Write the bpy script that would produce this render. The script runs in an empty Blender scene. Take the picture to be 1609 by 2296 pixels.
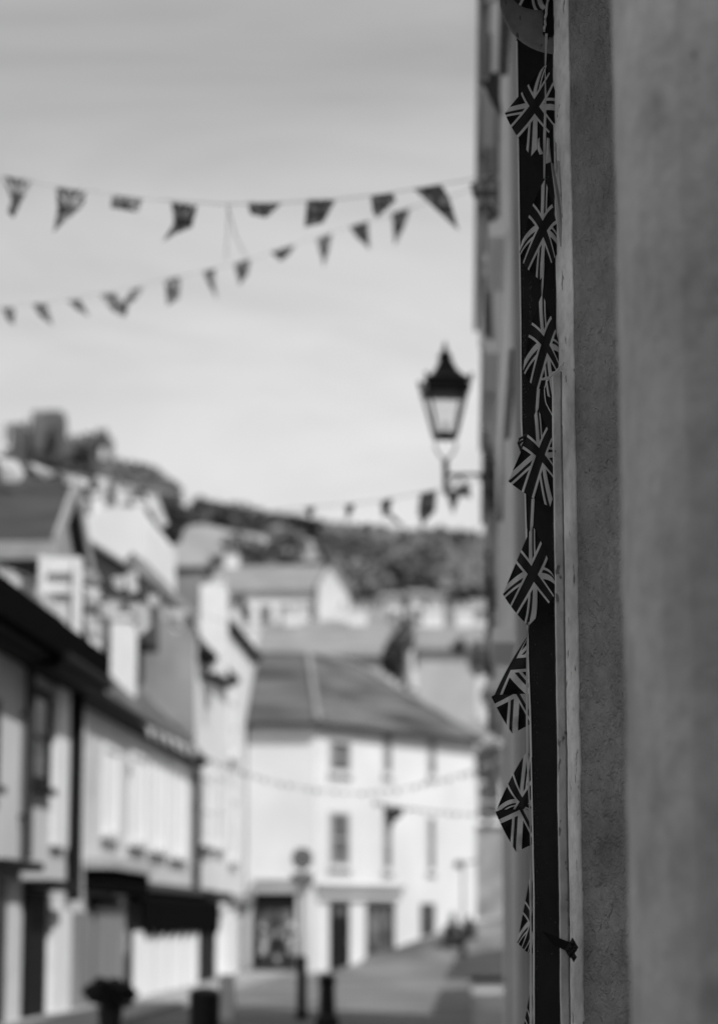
import bpy, math, random
from mathutils import Vector, Matrix, noise
random.seed(7)
S = bpy.context.scene
COL = S.collection
R = math.radians

# ------------------------------------------------------------------ camera
F, CX, CY = 5421.0, 804.5, 1148.0            # photograph measured on a 1609 x 2296 grid
PITCH = math.atan(917 / F)
YAW = math.atan(245.5 / F * math.cos(PITCH))
CAM = Vector((0, 0, 1.5))
FWD = Vector((-math.sin(YAW) * math.cos(PITCH), math.cos(YAW) * math.cos(PITCH), math.sin(PITCH)))
RGT = Vector((math.cos(YAW), math.sin(YAW), 0))
UPV = RGT.cross(FWD)
cd = bpy.data.cameras.new('camera'); cam = bpy.data.objects.new('camera', cd); COL.objects.link(cam)
cam.location = CAM; cam.rotation_euler = (math.pi / 2 + PITCH, 0, YAW)
cd.sensor_fit = 'VERTICAL'; cd.sensor_height = 36; cd.sensor_width = 25.2; cd.lens = 85
cd.clip_start = 0.05; cd.clip_end = 3000
cd.dof.use_dof = True; cd.dof.aperture_fstop = 2.2; cd.dof.focus_distance = 6.22 * 1.012
cd.dof.aperture_blades = 9
S.camera = cam

# ------------------------------------------------------------------ light
SUN = Vector((0.50, -0.52, 0.80)).normalized()
W = bpy.data.worlds.new('World'); S.world = W; W.use_nodes = True
wn, wl = W.node_tree.nodes, W.node_tree.links
wn.clear()
sky = wn.new('ShaderNodeTexSky'); sky.sky_type = 'NISHITA'; sky.sun_disc = False
sky.sun_elevation = math.asin(SUN.z); sky.sun_rotation = math.atan2(SUN.x, SUN.y)
sky.dust_density = 2.0
bw = wn.new('ShaderNodeRGBToBW'); wl.new(sky.outputs[0], bw.inputs[0])
tc = wn.new('ShaderNodeTexCoord')
mp = wn.new('ShaderNodeMapping'); mp.inputs['Scale'].default_value = (2.6, 2.0, 9.5); mp.inputs['Rotation'].default_value = (0.15, 0.34, 0.2)
wl.new(tc.outputs['Generated'], mp.inputs[0])
nz = wn.new('ShaderNodeTexNoise'); nz.inputs['Scale'].default_value = 1.6; nz.inputs['Detail'].default_value = 5; nz.inputs['Roughness'].default_value = .55; nz.inputs['Distortion'].default_value = .6
wl.new(mp.outputs[0], nz.inputs[0])
cr = wn.new('ShaderNodeMapRange'); cr.inputs[1].default_value = .3; cr.inputs[2].default_value = .7
cr.inputs[3].default_value = .84; cr.inputs[4].default_value = 1.16
wl.new(nz.outputs[0], cr.inputs[0])
sp = wn.new('ShaderNodeSeparateXYZ'); wl.new(tc.outputs['Generated'], sp.inputs[0])
gr = wn.new('ShaderNodeMapRange'); gr.interpolation_type = 'SMOOTHSTEP'
gr.inputs[1].default_value = .15; gr.inputs[2].default_value = .40; gr.inputs[3].default_value = 5.5; gr.inputs[4].default_value = 2.75
wl.new(sp.outputs[2], gr.inputs[0])
# thin high overcast: a pale veil of even brightness over the blue, in grey
mx = wn.new('ShaderNodeMix'); mx.data_type = 'FLOAT'; mx.inputs[0].default_value = .8
wl.new(bw.outputs[0], mx.inputs[2]); wl.new(gr.outputs[0], mx.inputs[3])
mu = wn.new('ShaderNodeMath'); mu.operation = 'MULTIPLY'; wl.new(mx.outputs[0], mu.inputs[0]); wl.new(cr.outputs[0], mu.inputs[1])
# unseen upper sky brightened, an added boost to light the near walls
oh = wn.new('ShaderNodeMapRange'); oh.interpolation_type = 'SMOOTHSTEP'
oh.inputs[1].default_value = .46; oh.inputs[2].default_value = .8; oh.inputs[3].default_value = 1.0; oh.inputs[4].default_value = 1.5
wl.new(sp.outputs[2], oh.inputs[0]); m3 = wn.new('ShaderNodeMath'); m3.operation = 'MULTIPLY'
wl.new(mu.outputs[0], m3.inputs[0]); wl.new(oh.outputs[0], m3.inputs[1]); mu = m3
bg = wn.new('ShaderNodeBackground'); bg.inputs[1].default_value = 0.12
wl.new(mu.outputs[0], bg.inputs[0])
wo = wn.new('ShaderNodeOutputWorld'); wl.new(bg.outputs[0], wo.inputs[0])
sd = bpy.data.lights.new('sun', 'SUN'); sd.energy = 3.0; sd.angle = R(.6); sd.color = (1, 1, 1)
so = bpy.data.objects.new('sun', sd); COL.objects.link(so)
so.rotation_euler = SUN.to_track_quat('Z', 'Y').to_euler(); so.location = (20, -20, 40)
S.view_settings.view_transform = 'Standard'; S.view_settings.look = 'None'
S.view_settings.exposure = 0.40; S.view_settings.gamma = 1

# ------------------------------------------------------------------ helpers
def at(x, y, Y):
    d = FWD * F + RGT * (x - CX) + UPV * (CY - y)
    return CAM + d * (Y / d.y)
def z_at(y, Y, x=900): return at(x, y, Y).z

M = {}
def mat(name, v, var=.15, scale=3.0, rough=.8, bump=.0, bscale=None, spec=.3, stretch=(1, 1, 1), detail=5, metal=0):
    m = bpy.data.materials.new(name); m.use_nodes = True
    n, l = m.node_tree.nodes, m.node_tree.links
    p = n['Principled BSDF']; p.inputs['Roughness'].default_value = rough
    p.inputs['Specular IOR Level'].default_value = spec; p.inputs['Metallic'].default_value = metal
    c = n.new('ShaderNodeTexCoord'); mm = n.new('ShaderNodeMapping'); mm.inputs['Scale'].default_value = stretch
    l.new(c.outputs['Object'], mm.inputs[0])
    t = n.new('ShaderNodeTexNoise'); t.inputs['Scale'].default_value = scale; t.inputs['Detail'].default_value = detail
    l.new(mm.outputs[0], t.inputs[0])
    r = n.new('ShaderNodeValToRGB')
    a, b = v * (1 - var), min(.9, v * (1 + var))
    r.color_ramp.elements[0].position = .3; r.color_ramp.elements[0].color = (a, a, a, 1)
    r.color_ramp.elements[1].position = .7; r.color_ramp.elements[1].color = (b, b, b, 1)
    l.new(t.outputs[0], r.inputs[0]); l.new(r.outputs[0], p.inputs['Base Color'])
    if bump:
        t2 = n.new('ShaderNodeTexNoise'); t2.inputs['Scale'].default_value = bscale or scale * 4; t2.inputs['Detail'].default_value = 6
        l.new(mm.outputs[0], t2.inputs[0])
        bp = n.new('ShaderNodeBump'); bp.inputs['Strength'].default_value = bump; bp.inputs['Distance'].default_value = .01
        l.new(t2.outputs[0], bp.inputs['Height']); l.new(bp.outputs[0], p.inputs['Normal'])
    M[name] = m
    return m
mat('white_wall', .66, .08, .6, .9); mat('cream_wall', .56, .08, .7, .9); mat('grey_wall', .40, .12, .8, .9)
mat('stone', .27, .35, 1.3, .95, .6, 6); mat('slate', .085, .7, .9, .75, .4, 8, stretch=(.4, .4, 3)); mat('slate_dark', .045, .35, 2, .8, .4, 8, stretch=(.4, .4, 3))
mat('slate_pale', .22, .25, 1.6, .8, .3, 8, stretch=(.4, .4, 3)); mat('lead', .30, .15, 3, .7)
mat('black_paint', .012, .2, 6, .7, spec=.1); mat('black_cloth', .007, .2, 6, .95, spec=.0); mat('leaf_hill', .15, .55, .06, .9); mat('dark_frame', .03, .2, 5, .5); mat('white_paint', .78, .05, 3, .55); mat('cap_white', .66, .08, 2, .8)
mat('glass_dark', .03, .5, .9, .08, spec=.6); mat('glass_grey', .085, .6, 1.4, .12, spec=.6); mat('blind', .62, .08, 2.5, .8)
mat('white_cloth', .8, .06, 7, .9, stretch=(1, 1, .1)); mat('curtain', .62, .12, 7, .9, stretch=(1, 1, .1)); mat('grey_panel', .22, .25, 5, .8, stretch=(1, 1, .08))
mat('asphalt', .15, .45, .45, .9, .4, 40); mat('pavement', .30, .25, .9, .9, .2, 20); mat('hill_grass', .12, .3, .02, .95); mat('field_grass', .24, .2, .03, .95)
mat('leaf', .055, .5, .8, .8); mat('leaf_far', .085, .5, .05, .9); mat('leaf_pale', .20, .5, 1.5, .8); mat('bark', .06, .3, 3, .9)
mat('ruin', .12, .5, .25, .95, .5, 3); mat('iron', .012, .2, 8, .45); mat('pipe_grey', .28, .15, 3, .5); mat('mid_wall', .30, .2, 1.2, .9)
mat('flower', .75, .2, 9, .8); mat('string', .55, .2, 20, .9); mat('chimney_pot', .35, .2, 4, .9); mat('brick', .16, .3, 3, .95)
mat('shop_goods', .10, 1.0, 2.2, .8); mat('brass', .3, .2, 8, .35, metal=.6)

def glass_material(name, tint=.9):
    m = bpy.data.materials.new(name); m.use_nodes = True
    n, l = m.node_tree.nodes, m.node_tree.links
    n.clear(); o = n.new('ShaderNodeOutputMaterial')
    a = n.new('ShaderNodeBsdfTransparent'); a.inputs[0].default_value = (tint, tint, tint, 1)
    d = n.new('ShaderNodeBsdfDiffuse'); d.inputs[0].default_value = (.8, .8, .8, 1)
    tr = n.new('ShaderNodeBsdfTranslucent'); tr.inputs[0].default_value = (.85, .85, .85, 1)
    ms = n.new('ShaderNodeMixShader'); ms.inputs[0].default_value = .75; l.new(d.outputs[0], ms.inputs[1]); l.new(tr.outputs[0], ms.inputs[2])
    m2 = n.new('ShaderNodeMixShader'); m2.inputs[0].default_value = .12; l.new(a.outputs[0], m2.inputs[1]); l.new(ms.outputs[0], m2.inputs[2])
    l.new(m2.outputs[0], o.inputs[0]); M[name] = m
glass_material('lamp_glass', .97)

def jack_material(name, field, red, white, soft=.0):
    """Union flag drawn from the UV map: u,v in flag heights, centre at 0,0, flag 1.5 x 1"""
    m = bpy.data.materials.new(name); m.use_nodes = True
    n, l = m.node_tree.nodes, m.node_tree.links
    p = n['Principled BSDF']; p.inputs['Roughness'].default_value = .75; p.inputs['Specular IOR Level'].default_value = .2
    uv = n.new('ShaderNodeUVMap'); s = n.new('ShaderNodeSeparateXYZ'); l.new(uv.outputs[0], s.inputs[0])
    def mth(op, a, b=None):
        q = n.new('ShaderNodeMath'); q.operation = op
        for i, v in enumerate((a, b)):
            if v is None: continue
            if isinstance(v, (int, float)): q.inputs[i].default_value = v
            else: l.new(v, q.inputs[i])
        return q.outputs[0]
    u, v = s.outputs[0], s.outputs[1]
    w, h = .75, .5; nn = math.hypot(w, h)
    au, av = mth('ABSOLUTE', u), mth('ABSOLUTE', v)
    mn = mth('MINIMUM', au, av)
    redc = mth('LESS_THAN', mn, .095); whitec = mth('LESS_THAN', mn, .145)
    uh, vw = mth('MULTIPLY', u, h / nn), mth('MULTIPLY', v, w / nn)
    d1, d2 = mth('SUBTRACT', uh, vw), mth('ADD', uh, vw)
    wd = mth('LESS_THAN', mth('MINIMUM', mth('ABSOLUTE', d1), mth('ABSOLUTE', d2)), .10)
    sg = mth('SIGN', u)
    def redband(d, k):
        t = mth('MULTIPLY', mth('MULTIPLY', d, sg), k)
        return mth('MULTIPLY', mth('GREATER_THAN', t, .0), mth('LESS_THAN', t, .055))
    same = mth('GREATER_THAN', mth('MULTIPLY', u, v), 0)
    rd = mth('ADD', mth('MULTIPLY', redband(d1, 1), same), mth('MULTIPLY', redband(d2, 1), mth('SUBTRACT', 1, same)))
    def mixc(f, a, b):
        q = n.new('ShaderNodeMix'); q.data_type = 'FLOAT'; l.new(f, q.inputs[0])
        for i, x in ((2, a), (3, b)):
            if isinstance(x, (int, float)): q.inputs[i].default_value = x
            else: l.new(x, q.inputs[i])
        return q.outputs[0]
    c = mixc(wd, field, white); c = mixc(rd, c, red); c = mixc(whitec, c, white); c = mixc(redc, c, red)
    # weave
    tx = n.new('ShaderNodeTexNoise'); tx.inputs['Scale'].default_value = 60; l.new(uv.outputs[0], tx.inputs[0])
    c = mth('MULTIPLY', c, mth('ADD', mth('MULTIPLY', tx.outputs[0], .5), .75))
    cc = n.new('ShaderNodeCombineColor'); [l.new(c, cc.inputs[i]) for i in range(3)]
    l.new(cc.outputs[0], p.inputs['Base Color'])
    tl = n.new('ShaderNodeBsdfTranslucent'); l.new(cc.outputs[0], tl.inputs[0])
    ms = n.new('ShaderNodeMixShader'); ms.inputs[0].default_value = .35
    l.new(p.outputs[0], ms.inputs[1]); l.new(tl.outputs[0], ms.inputs[2]); l.new(ms.outputs[0], n['Material Output'].inputs[0])
    M[name] = m
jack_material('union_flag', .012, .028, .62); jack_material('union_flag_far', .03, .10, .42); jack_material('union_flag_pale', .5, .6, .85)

def plaster(name, v, lo, chips, bump, bscale=14, ay=1.0, st=.72, bd=1.0):
    m = bpy.data.materials.new(name); m.use_nodes = True
    n, l = m.node_tree.nodes, m.node_tree.links
    p = n['Principled BSDF']; p.inputs['Roughness'].default_value = .85; p.inputs['Specular IOR Level'].default_value = .25
    c = n.new('ShaderNodeTexCoord')
    def nt(scale, detail=5, mapscale=(1, 1, 1)):
        mapscale = (mapscale[0], mapscale[1] * ay, mapscale[2])
        mm = n.new('ShaderNodeMapping'); mm.inputs['Scale'].default_value = mapscale; l.new(c.outputs['Object'], mm.inputs[0])
        t = n.new('ShaderNodeTexNoise'); t.inputs['Scale'].default_value = scale; t.inputs['Detail'].default_value = detail
        l.new(mm.outputs[0], t.inputs[0]); return t.outputs[0]
    def ramp(src, p0, c0, p1, c1):
        r = n.new('ShaderNodeValToRGB'); e = r.color_ramp.elements
        e[0].position = p0; e[0].color = (c0, c0, c0, 1); e[1].position = p1; e[1].color = (c1, c1, c1, 1)
        l.new(src, r.inputs[0]); return r.outputs[0]
    base = ramp(nt(5, 6), .35, lo, .62, v)
    stain = ramp(nt(7.5, 3, (1, .8, .6)), .30, st, .46, 1)
    fine_ = ramp(nt(34, 6), .32, .84, .6, 1.0)
    chip = ramp(nt(42, 6, (1, 1, .45)), .27 + .06 * chips, .35, .31 + .06 * chips, 1)
    q = n.new('ShaderNodeMix'); q.data_type = 'RGBA'; q.blend_type = 'MULTIPLY'; q.inputs[0].default_value = 1
    l.new(base, q.inputs[6]); l.new(stain, q.inputs[7])
    q2 = n.new('ShaderNodeMix'); q2.data_type = 'RGBA'; q2.blend_type = 'MULTIPLY'; q2.inputs[0].default_value = 1
    l.new(q.outputs[2], q2.inputs[6]); l.new(chip, q2.inputs[7])
    q3 = n.new('ShaderNodeMix'); q3.data_type = 'RGBA'; q3.blend_type = 'MULTIPLY'; q3.inputs[0].default_value = 1
    l.new(q2.outputs[2], q3.inputs[6]); l.new(fine_, q3.inputs[7]); l.new(q3.outputs[2], p.inputs['Base Color'])
    b1 = n.new('ShaderNodeBump'); b1.inputs['Strength'].default_value = bump; b1.inputs['Distance'].default_value = .012 * bd
    l.new(nt(bscale, 4), b1.inputs['Height'])
    b2 = n.new('ShaderNodeBump'); b2.inputs['Strength'].default_value = bump; b2.inputs['Distance'].default_value = .004 * bd
    l.new(nt(bscale * 6, 3), b2.inputs['Height']); l.new(b1.outputs[0], b2.inputs['Normal'])
    l.new(b2.outputs[0], p.inputs['Normal']); M[name] = m
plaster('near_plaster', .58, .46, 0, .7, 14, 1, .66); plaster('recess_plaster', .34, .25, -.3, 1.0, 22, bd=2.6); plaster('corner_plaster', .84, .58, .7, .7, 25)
plaster('trim_plaster', .62, .42, 1.0, .5, 30); plaster('chipped_black', .022, .018, -1, .3, 30); plaster('old_metal', .22, .12, 1.0, .5, 12)

class MB:
    def __init__(s): s.v = []; s.f = []; s.uv = []
    def poly(s, pts, uvs=None):
        b = len(s.v); s.v += [Vector(p) for p in pts]; s.f.append(tuple(range(b, b + len(pts)))); s.uv.append(uvs)
    def hexa(s, c):     # 8 corners: bottom 0-3, top 4-7
        b = len(s.v); s.v += [Vector(p) for p in c]
        for f in ((0, 3, 2, 1), (4, 5, 6, 7), (0, 1, 5, 4), (1, 2, 6, 5), (2, 3, 7, 6), (3, 0, 4, 7)):
            s.f.append(tuple(b + i for i in f)); s.uv.append(None)
        return s
    def box(s, x0, x1, y0, y1, z0, z1):
        return s.hexa([(x0, y0, z0), (x1, y0, z0), (x1, y1, z0), (x0, y1, z0), (x0, y0, z1), (x1, y0, z1), (x1, y1, z1), (x0, y1, z1)])
    def prism(s, pts, d):   # planar outline pts extruded by vector d
        b = len(s.v); k = len(pts); d = Vector(d)
        s.v += [Vector(p) for p in pts] + [Vector(p) + d for p in pts]
        s.f.append(tuple(range(b, b + k))); s.f.append(tuple(range(b + 2 * k - 1, b + k - 1, -1))); s.uv += [None, None]
        for i in range(k):
            j = (i + 1) % k; s.f.append((b + i, b + k + i, b + k + j, b + j)); s.uv.append(None)
        return s
    def tube(s, pts, r, seg=8, r2=None):
        pts = [Vector(p) for p in pts]; rings = []
        for i, p in enumerate(pts):
            t = (pts[min(i + 1, len(pts) - 1)] - pts[max(i - 1, 0)]).normalized()
            a = t.cross(Vector((0, 0, 1)));
            if a.length < .05: a = t.cross(Vector((1, 0, 0)))
            a.normalize(); b_ = t.cross(a)
            rr = r if r2 is None else r + (r2 - r) * i / (len(pts) - 1)
            b0 = len(s.v); rings.append(b0)
            s.v += [p + (a * math.cos(2 * math.pi * k / seg) + b_ * math.sin(2 * math.pi * k / seg)) * rr for k in range(seg)]
        for i in range(len(rings) - 1):
            for k in range(seg):
                s.f.append((rings[i] + k, rings[i] + (k + 1) % seg, rings[i + 1] + (k + 1) % seg, rings[i + 1] + k)); s.uv.append(None)
        s.f.append(tuple(rings[0] + k for k in range(seg))[::-1]); s.f.append(tuple(rings[-1] + k for k in range(seg))); s.uv += [None, None]
        return s
    def lathe(s, c, prof, seg=16, rot=0, cap=True):
        rings = []
        for r, z in prof:
            rings.append(len(s.v)); s.v += [Vector((c[0] + r * math.cos(rot + 2 * math.pi * k / seg), c[1] + r * math.sin(rot + 2 * math.pi * k / seg), c[2] + z)) for k in range(seg)]
        for i in range(len(rings) - 1):
            for k in range(seg):
                s.f.append((rings[i] + k, rings[i] + (k + 1) % seg, rings[i + 1] + (k + 1) % seg, rings[i + 1] + k)); s.uv.append(None)
        if cap:
            s.f.append(tuple(rings[0] + k for k in range(seg))[::-1]); s.f.append(tuple(rings[-1] + k for k in range(seg))); s.uv += [None, None]
        return s
    def build(s, name, m, parent=None, smooth=False):
        me = bpy.data.meshes.new(name)
        if parent is not None: off = ORG[parent.name]
        else:
            xs = [v.x for v in s.v]; ys = [v.y for v in s.v]
            off = Vector(((min(xs) + max(xs)) / 2, (min(ys) + max(ys)) / 2, min(v.z for v in s.v)))
        me.from_pydata([tuple(v - off) for v in s.v], [], s.f)
        if any(u is not None for u in s.uv):
            ul = me.uv_layers.new(name='UVMap')
            for poly, us in zip(me.polygons, s.uv):
                if us:
                    for li, q in zip(poly.loop_indices, us): ul.data[li].uv = q
        if smooth:
            for p in me.polygons: p.use_smooth = True
        me.materials.append(M[m]); me.update()
        o = bpy.data.objects.new(name, me); COL.objects.link(o)
        if parent is None: o.location = off
        else: o.parent = parent
        ORG[o.name] = off
        return o
ORG = {}
def tag(o, label=None, cat=None, group=None, kind=None):
    if label: o['label'] = label
    if cat: o['category'] = cat
    if group: o['group'] = group
    if kind: o['kind'] = kind
    return o
def thing(name, label, cat, loc, group=None):
    o = bpy.data.objects.new(name, None); o.empty_display_size = .3; COL.objects.link(o); o.location = Vector(loc); ORG[o.name] = Vector(loc)
    return tag(o, label, cat, group)

class Face:
    """a vertical facade plane through p0 -> p1 (plan), n points to the street"""
    def __init__(s, p0, p1):
        s.p = Vector((p0[0], p0[1], 0)); d = Vector((p1[0] - p0[0], p1[1] - p0[1], 0)); s.len = d.length; s.t = d.normalized()
        n = Vector((s.t.y, -s.t.x, 0));
        if n.dot(Vector((0, 40, 0)) - s.p) > 0 and False: n = -n
        s.n = n if n.dot(CAM - s.p) > 0 else -n
    def sz(s, x, y):
        d = FWD * F + RGT * (x - CX) + UPV * (CY - y)
        k = (s.p - CAM).dot(s.n) / d.dot(s.n); q = CAM + d * k
        return (q - s.p).dot(s.t), q.z
    def pt(s, a, z, d=0): return s.p + s.t * a + s.n * d + Vector((0, 0, z))
    def box(s, mb, a0, a1, z0, z1, d0, d1):
        return mb.hexa([s.pt(a0, z0, d0), s.pt(a1, z0, d0), s.pt(a1, z0, d1), s.pt(a0, z0, d1), s.pt(a0, z1, d0), s.pt(a1, z1, d0), s.pt(a1, z1, d1), s.pt(a0, z1, d1)])
    def vbox(s, mb, x0, x1, y0, y1, d0, d1):      # rectangle read off the photograph, y0 above y1
        xm = (x0 + x1) / 2
        a0, a1 = s.sz(x0, y0)[0], s.sz(x1, y0)[0]
        return s.box(mb, a0, a1, s.sz(xm, y1)[1], s.sz(xm, y0)[1], d0, d1)

def window(f, par, x0, x1, y0, y1, fr='white_paint', gl='glass_dark', sill=True, bars=1, fw=.07, sillm=None):
    xm = (x0 + x1) / 2
    a0, a1 = sorted((f.sz(x0, y0)[0], f.sz(x1, y0)[0])); z1, z0 = f.sz(xm, y0)[1], f.sz(xm, y1)[1]
    window_at(f, par, a0, a1, z0, z1, fr, gl, sill, bars, fw, sillm)
def window_at(f, par, a0, a1, z0, z1, fr='white_paint', gl='glass_dark', sill=True, bars=1, fw=.07, sillm=None):
    m = MB()
    f.box(m, a0, a0 + fw, z0, z1, .003, .05); f.box(m, a1 - fw, a1, z0, z1, .003, .05)
    f.box(m, a0 + fw, a1 - fw, z1 - fw, z1, .003, .05); f.box(m, a0 + fw, a1 - fw, z0, z0 + fw, .003, .05)
    zm = (z0 + z1) / 2
    if bars: f.box(m, a0 + fw, a1 - fw, zm - .025, zm + .025, .003, .04)
    if bars > 1:
        am = (a0 + a1) / 2; f.box(m, am - .02, am + .02, z0 + fw, zm - .025, .003, .035); f.box(m, am - .02, am + .02, zm + .025, z1 - fw, .003, .035)
    w = m.build('window', fr, par)
    p = MB(); f.box(p, a0 + fw, a1 - fw, z0 + fw, z1 - fw, .001, .012); p.build('pane', gl, w)
    if sill:
        q = MB(); f.box(q, a0 - .08, a1 + .08, z0 - .1, z0 - .003, .002, .14); q.build('sill', sillm or fr, w)
    return w
def rect_part(f, par, name, m, x0, x1, y0, y1, d0, d1):
    mb = MB(); f.vbox(mb, x0, x1, y0, y1, d0, d1); return mb.build(name, m, par)
def gable_house(name, label, x0, x1, y0, y1, zb, ze, rise, ridge, wall, roof, over=.25, cat='house', group=None, chim=(), chm='white_wall', gable_m=None):
    """ridge: 'x' or 'y' ; chim: list of (x, y, height above ridge, width)"""
    h = thing(name, label, cat, ((x0 + x1) / 2, (y0 + y1) / 2, zb), group)
    w = MB(); w.box(x0, x1, y0, y1, zb, ze)
    if ridge == 'x':
        ym = (y0 + y1) / 2
        w.prism([(x0, y0, ze + .001), (x0, y1, ze + .001), (x0, ym, ze + rise)], (x1 - x0, 0, 0))
    else:
        xm = (x0 + x1) / 2
        w.prism([(x0, y0, ze + .001), (x1, y0, ze + .001), (xm, y0, ze + rise)], (0, y1 - y0, 0))
    w.build('wall', wall, h)
    r = MB(); t = .16; k = over
    if ridge == 'x':
        hw = (y1 - y0) / 2; sl = rise / hw
        for s in (-1, 1):
            e = ym + s * (hw + k); ze2 = ze - k * sl
            r.prism([(x0 - k, e, ze2 + .03), (x0 - k, ym, ze + rise + .03), (x0 - k, ym, ze + rise + .03 + t), (x0 - k, e, ze2 + .03 + t)], (x1 - x0 + 2 * k, 0, 0))
    else:
        hw = (x1 - x0) / 2; sl = rise / hw
        for s in (-1, 1):
            e = xm + s * (hw + k); ze2 = ze - k * sl
            r.prism([(e, y0 - k, ze2 + .03), (xm, y0 - k, ze + rise + .03), (xm, y0 - k, ze + rise + .03 + t), (e, y0 - k, ze2 + .03 + t)], (0, y1 - y0 + 2 * k, 0))
    ro = r.build('roof', roof, h)
    for (cx_, cy_, hh, cw) in chim:
        c = MB(); c.box(cx_ - cw / 2, cx_ + cw / 2, cy_ - cw * .4, cy_ + cw * .4, ze + rise * .3, ze + rise + hh)
        c.box(cx_ - cw / 2 - .06, cx_ + cw / 2 + .06, cy_ - cw * .4 - .06, cy_ + cw * .4 + .06, ze + rise + hh + .003, ze + rise + hh + .12)
        co = c.build('chimney', chm, ro)
        for q in (-.25, .25):
            c2 = MB(); c2.lathe((cx_ + q * cw, cy_, ze + rise + hh + .123), [(.11, 0), (.09, .3), (.12, .33), (.12, .38)], 10); o = c2.build('chimney_pot', 'chimney_pot', ro)
    return h

def leaves(mb, c, rad, n, size, flat=.8, clumps=9, squeeze=1.0):
    c = Vector(c); rad = Vector(rad)
    cl = []
    for i in range(clumps):
        while True:
            q = Vector([random.uniform(-1, 1) for _ in range(3)])
            if .2 < q.length < .85: break
        cl.append((q, random.uniform(.25, .5)))
    for i in range(n):
        q, r = random.choice(cl)
        d = Vector([random.gauss(0, 1) for _ in range(3)]).normalized() * r * random.uniform(.5, 1) ** .5
        p = q + d
        P = c + Vector((p.x * rad.x, p.y * rad.y, p.z * rad.z))
        a = Vector([random.gauss(0, 1) for _ in range(3)]).normalized(); b = a.cross(Vector([random.gauss(0, 1) for _ in range(3)])).normalized()
        s = size * random.uniform(.6, 1.4)
        mb.poly([P - a * s, P + b * s * .5, P + a * s, P - b * s * .5])
def tree(name, label, base, h, rad, n=900, size=.25, m='leaf', group=None, cat='tree'):
    b = Vector(base); t = thing(name, label, cat, b, group)
    k = MB(); k.tube([b, b + Vector((.05 * h, 0, h * .35)), b + Vector((0, .02 * h, h * .8))], h * .035, 8, h * .012)
    for i in range(5):
        a = random.uniform(0, 6.28); k.tube([b + Vector((.03 * h, 0, h * (.35 + .07 * i))), b + Vector((math.cos(a) * rad * .6, math.sin(a) * rad * .6, h * (.6 + .06 * i)))], h * .014, 6, h * .004)
    k.build('trunk', 'bark', t)
    c = MB(); leaves(c, b + Vector((0, 0, h * .64)), (rad, rad, h * .40), n, size); c.build('crown', m, t)
    return t

# ------------------------------------------------------------------ terrain
def skyline(X):     # ridge height at Y = 320, from the skyline read off the photograph
    pts = [(-400, 1035), (-50, 1045), (120, 1055), (250, 1072), (330, 1090), (400, 1132), (470, 1175), (560, 1192), (730, 1225), (820, 1235), (1000, 1246), (1110, 1250), (1400, 1270), (2200, 1400)]
    x = 1050 + X / 320 * F
    for (a, ya), (b, yb) in zip(pts, pts[1:]):
        if x <= b or b == 2200:
            k = max(-1, min(1, (x - a) / (b - a))); return 1.5 + (2065 - (ya + (yb - ya) * k)) / F * 320
def ss(a, b, t): t = max(0, min(1, (t - a) / (b - a))); return t * t * (3 - 2 * t)
def ground_z(x, y):
    z = 1.75 * ss(69.5, 79.5, y) * (1 if x > -6.5 else max(0, 1 - (-6.5 - x) / 3))
    return z
def hill_z(x, y):
    xs = x * 320 / max(y, 60)
    rz = skyline(xs) if -140 < xs < 140 else skyline(140 if xs > 0 else -120)
    return (rz - 1.7) * max(0, min(1, (y - 104) / 216)) ** 1.12 + 1.7 if y < 320 else rz - (y - 320) * .08
def sheet(name, xs, ys, fn, m):
    mb = MB(); k = len(xs)
    mb.v = [Vector((x, y, fn(x, y))) for y in ys for x in xs]
    for j in range(len(ys) - 1):
        for i in range(k - 1):
            a = j * k + i; mb.f.append((a, a + 1, a + k + 1, a + k)); mb.uv.append(None)
    o = mb.build(name, m, None, True); o['kind'] = 'structure'; return o
def fr(a, b, n): return [a + (b - a) * i / n for i in range(n + 1)]
sheet('ground', fr(-600, -20, 6) + fr(-15, 15, 30) + fr(20, 600, 6), [-300, -60, -12] + fr(0, 68, 10) + fr(69, 104, 36), lambda x, y: ground_z(x, y) - .13, 'pavement')
# the ridge: hillside rising to the skyline
hx = fr(-1, 1, 60)
mb = MB(); ysh = fr(104, 320, 36) + fr(335, 700, 6); k = len(hx)
for y in ysh:
    for q in hx:
        x = q * .55 * y * (1 if y > 320 else 1)
        mb.v.append(Vector((x, y, hill_z(x, y) - .1 + (noise.noise(Vector((x * .03, y * .03, 0))) * 1.5 if 130 < y < 315 else 0))))
for j in range(len(ysh) - 1):
    for i in range(k - 1):
        a = j * k + i; mb.f.append((a, a + 1, a + k + 1, a + k)); mb.uv.append(None)
o = mb.build('hillside', 'hill_grass', None, True); o['kind'] = 'structure'
sheet('road', [-5.0, -4, -3, -2, -1, 0.05], [-15, 0, 20, 40, 60, 66], lambda x, y: .012, 'asphalt')
sheet('side_road', fr(-4.6, 9, 16), fr(66.004, 104, 38), lambda x, y: ground_z(x, y) + .012 if (x > -4.4 + max(0, (y - 71)) * .72 or y < 70.5) else ground_z(x, y) - .4, 'asphalt')
for nm, x0, x1, y1 in (('pavement_left', -6.5, -5.0, 70.9), ('pavement_right', .05, 4.0, 39)):
    mb = MB(); mb.box(x0, x1, -15, y1, -.1, .10); o = mb.build(nm, 'pavement'); o['kind'] = 'structure'

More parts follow.
